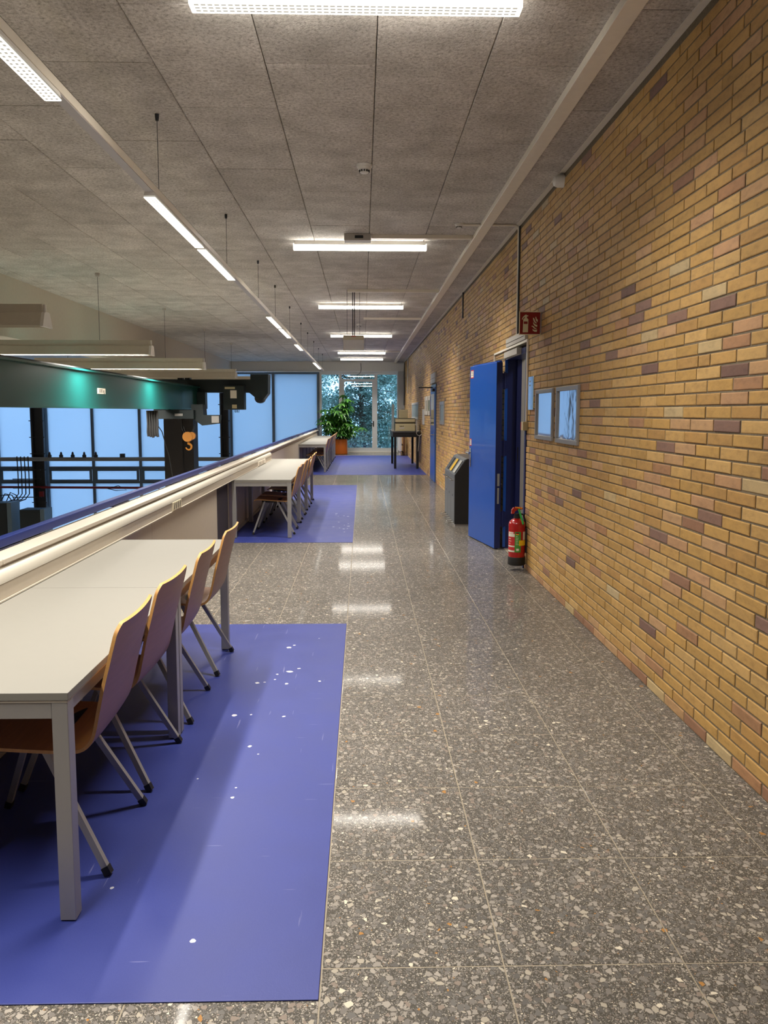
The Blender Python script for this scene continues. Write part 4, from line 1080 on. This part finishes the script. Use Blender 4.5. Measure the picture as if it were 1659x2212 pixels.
for a, b in (((-4.07, 17, 1.40), (-3.96, 17, 1.07)), ((-3.68, 17, 1.36), (-3.80, 17, 1.07)), ((-3.65, 17, 1.36), (-3.77, 17, 1.07)), ((-4.03, 17, 1.40), (-3.92, 17, 1.08))): cpart(MB().tube([a, b], .005, 5), 'hoist_rope', STEEL)
hk = MB().tube([(-3.87, 16.93, 1.0), (-3.87, 17.07, 1.0)], .11, 20); hk.tube([(-3.78, 16.95, 1.02), (-3.78, 17.05, 1.02)], .085, 16)
hkb = cpart(hk, 'hook_block', HOOKYELLOW)
pts = [(-3.86, 17, .90), (-3.86, 17, .84)] + [(-3.86+.062*math.sin(a), 17, .775+.065*math.cos(a)) for a in [math.radians(x) for x in range(20, 280, 20)]]
cpart(MB().tube(pts, [.03, .03]+[.026-.001*i for i in range(len(pts)-2)], 8), 'hook', HOOKYELLOW, hkb, smooth=True)
# hanging cable bundle at the crane
fe = thing('cable_festoon', 'black bundle of flat cables hanging under the crane girder', 'cables', (-4.1, 15.0, 1.572))
for i in range(5): MB().tube([(-.09+i*.045, .0, 0), (-.09+i*.045+.004, .01, -.25), (-.088+i*.045, -.01, -.42), (-.09+i*.045+.01, 0, -.50-.012*(i % 3))], .026, 8).build('flat_cable', BLACK, fe, smooth=True)
o = MB().tube([(-4.62, 17.2, 1.5), (-4.72, 17.4, 1.36), (-4.60, 17.6, 1.1), (-4.52, 17.9, .5), (-4.45, 18.2, -.6), (-4.42, 18.3, -2.0), (-4.42, 18.3, -4.3)], .012, 6).build('control_cable', BLACK, smooth=True)
tag(o, 'long thin black control cable hanging from the crane trolley', 'cable')
# ---- steelwork and services of the hall
MB().box(-6.11, -5.55, 23.6, 24.4, -4.3, 1.75).box(-5.55, -5.24, 23.75, 24.4, -4.3, 1.75).build('wall_pier', plain('pier_dark', (40, 37, 37), .7))['kind'] = 'structure'
for nm, x0, x1 in (('trim_4', -12.15, -11.70), ('trim_5', -5.24, -4.93)):
    m_ = MB(); m_.box(x0, x0+.06, 28.2, 28.6, -4.3, 2.6); m_.box(x1-.06, x1, 28.2, 28.6, -4.3, 2.6); m_.box(x0, x1, 28.38, 28.42, -4.3, 2.6)
    for k in range(11): m_.box(x0-.05, x1+.05, 28.17, 28.2, -3.6+k*.6, -3.57+k*.6)
    m_.build(nm, STEEL)['kind'] = 'structure'
sr = thing('service_duct', 'grey horizontal service duct across the frosted hall windows', 'duct', (0, 28.1, -.15))
MB().box(-15.2, -2.5, -.06, .06, -.10, -.02).build('tray', plain('tray_grey', (128, 132, 134), .5), sr)
MB().tube([(-15.2, -.02, .01), (-2.5, -.02, .01)], .035, 8).build('pipe', plain('pipe_grey', (150, 154, 156), .4, .3), sr, smooth=True)
for i in range(5):
    x = -11.45 + i*.42
    MB().lathe([(.07, .04), (.07, .12), (.04, .15), (.04, .20), (.012, .24)], (x, -.02, 0), 12).build('valve', STEEL, sr)
MB().lathe([(.10, .04), (.10, .17)], (-8.8, -.02, 0), 12).build('valve', STEEL, sr)
rpipe = thing('red_pipe', 'thin red pipe running below the hall vent windows', 'pipe', (0, 28.15, -1.22))
MB().tube([(-15.2, 0, .02), (-12.0, 0, 0), (-7.5, 0, -.03)], .045, 8).build('pipe', REDPIPE, rpipe, smooth=True)
MB().box(-11.9, -11.75, -.05, .05, -.35, -.15).build('valve', REDPIPE, rpipe)
MB().tube([(-9.4, -.03, -.05), (-9.0, -.03, .06), (-8.7, -.03, -.1), (-9.1, -.03, -.12), (-9.4, -.03, -.05)], .015, 5).build('wire_loop', BLACK, rpipe)
cb = thing('cable_ladder', 'vertical black cables on a ladder in front of the hall windows', 'cables', (0, 27.6, 0))
for i in range(4):
    x = -12.42 + i*.13
    MB().tube([(x, 0, -.05), (x+.01, 0, -.7), (x, 0, -1.4), (x-.15, 0, -1.6), (x-.5, 0, -1.72)], .02, 6).build('cable', BLACK, cb, smooth=True)
for k in range(4): MB().box(-12.6, -11.6, -.03, .0, -.55-k*.33, -.52-k*.33).build('rung', BLACK, cb)
mb = MB()
for i in range(3): mb.tube([(-13.3+i*.2, -.02, -1.75), (-13.1+i*.2, -.02, -1.45+.05*i), (-12.8+i*.15, -.02, -1.45), (-12.6+i*.1, -.02, -1.75)], .02, 6)
mb.build('looped_cable', BLACK, cb, smooth=True)
for lb, x0, x1, zt in (('tall dark grey cabinet with cables on top, at the hall windows', -12.4, -11.62, -1.68), ('wide dark grey cabinet beside the tall one in the hall', -11.25, -10.55, -1.90)):
    c_ = thing('hall_cabinet', lb, 'cabinet', (0, 0, 0), 'cabinets standing in the hall')
    zt += .25
    MB().box(x0, x1-.02, 25.0, 25.6, -4.3, zt, bev=.01).build('body', CABINET, c_)
    MB().box(x1-.02, x1+.12, 24.96, 25.6, -4.3, zt+.02, bev=.004).build('side_panel', CABSIDE, c_)
    MB().box(x1-.15, x1-.12, 24.98, 25.0, -2.6, -2.4).build('handle', BLACK, c_)
    MB().box(x0+.02, x1-.04, 24.985, 25.0, -4.1, zt-.06).build('door', CABINET, c_)

# ================================================================== trees beyond the glass
def tree(label, x, y, h0, h1, rx, n, m_, seed, pale=None):
    t = thing('evergreen_tree', label, 'tree', (x, y, -4.3), 'trees beyond the glass end wall'); r = random.Random(seed)
    MB().tube([(0, 0, 0), (.1, 0, 4), (0, 0, h1+3.5)], [.22, .16, .05], 8).build('trunk', BARK, t, smooth=True)
    mb = MB()
    for i in range(26):
        z = h0+4.3+(h1-h0)*r.random(); a = r.uniform(0, 6.28); e = rx*r.uniform(.6, 1)
        mb.tube([(0, 0, z-.3), (math.cos(a)*e*.5, math.sin(a)*e*.5, z), (math.cos(a)*e, math.sin(a)*e, z-.15)], [.045, .03, .012], 5)
    mb.build('branches', BARK, t, kind='stuff')
    mb = MB()
    clumps = []
    for i in range(150):
        z = r.uniform(h0, h1); f = (z-h0)/(h1-h0); w = rx*(1-.45*f)
        a = r.uniform(0, 6.28); q = math.sqrt(r.random())*w; clumps.append((math.cos(a)*q, math.sin(a)*q, z+4.3, r.uniform(.30, .65)))
    for i in range(n):
        cx, cy, cz, s = r.choice(clumps)
        p = Vector((cx+r.gauss(0, s*.55), cy+r.gauss(0, s*.55), cz+r.gauss(0, s*.42)))
        d = Vector((r.gauss(0, 1), r.gauss(0, 1), r.gauss(-.35, .7))).normalized(); u = d.orthogonal().normalized()
        u = Matrix.Rotation(r.uniform(0, 6.28), 3, d) @ u; L = r.uniform(.08, .19); w = L*r.uniform(.16, .30)
        mb.add([p, p+d*L*.5+u*w, p+d*L, p+d*L*.5-u*w], [(0, 1, 2, 3)])
    mb.build('foliage', m_, t, kind='stuff')
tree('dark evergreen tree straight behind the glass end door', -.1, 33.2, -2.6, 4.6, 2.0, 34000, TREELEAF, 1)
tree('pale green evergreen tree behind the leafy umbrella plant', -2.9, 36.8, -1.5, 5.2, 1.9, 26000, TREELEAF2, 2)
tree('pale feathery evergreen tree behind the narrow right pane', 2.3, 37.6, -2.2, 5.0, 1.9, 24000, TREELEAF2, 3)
MB().box(-30, 30, FY+.4, 80, -4.6, -4.3).build('ground_outside', plain('outdoor_paving', (150, 154, 158), .9))['kind'] = 'structure'
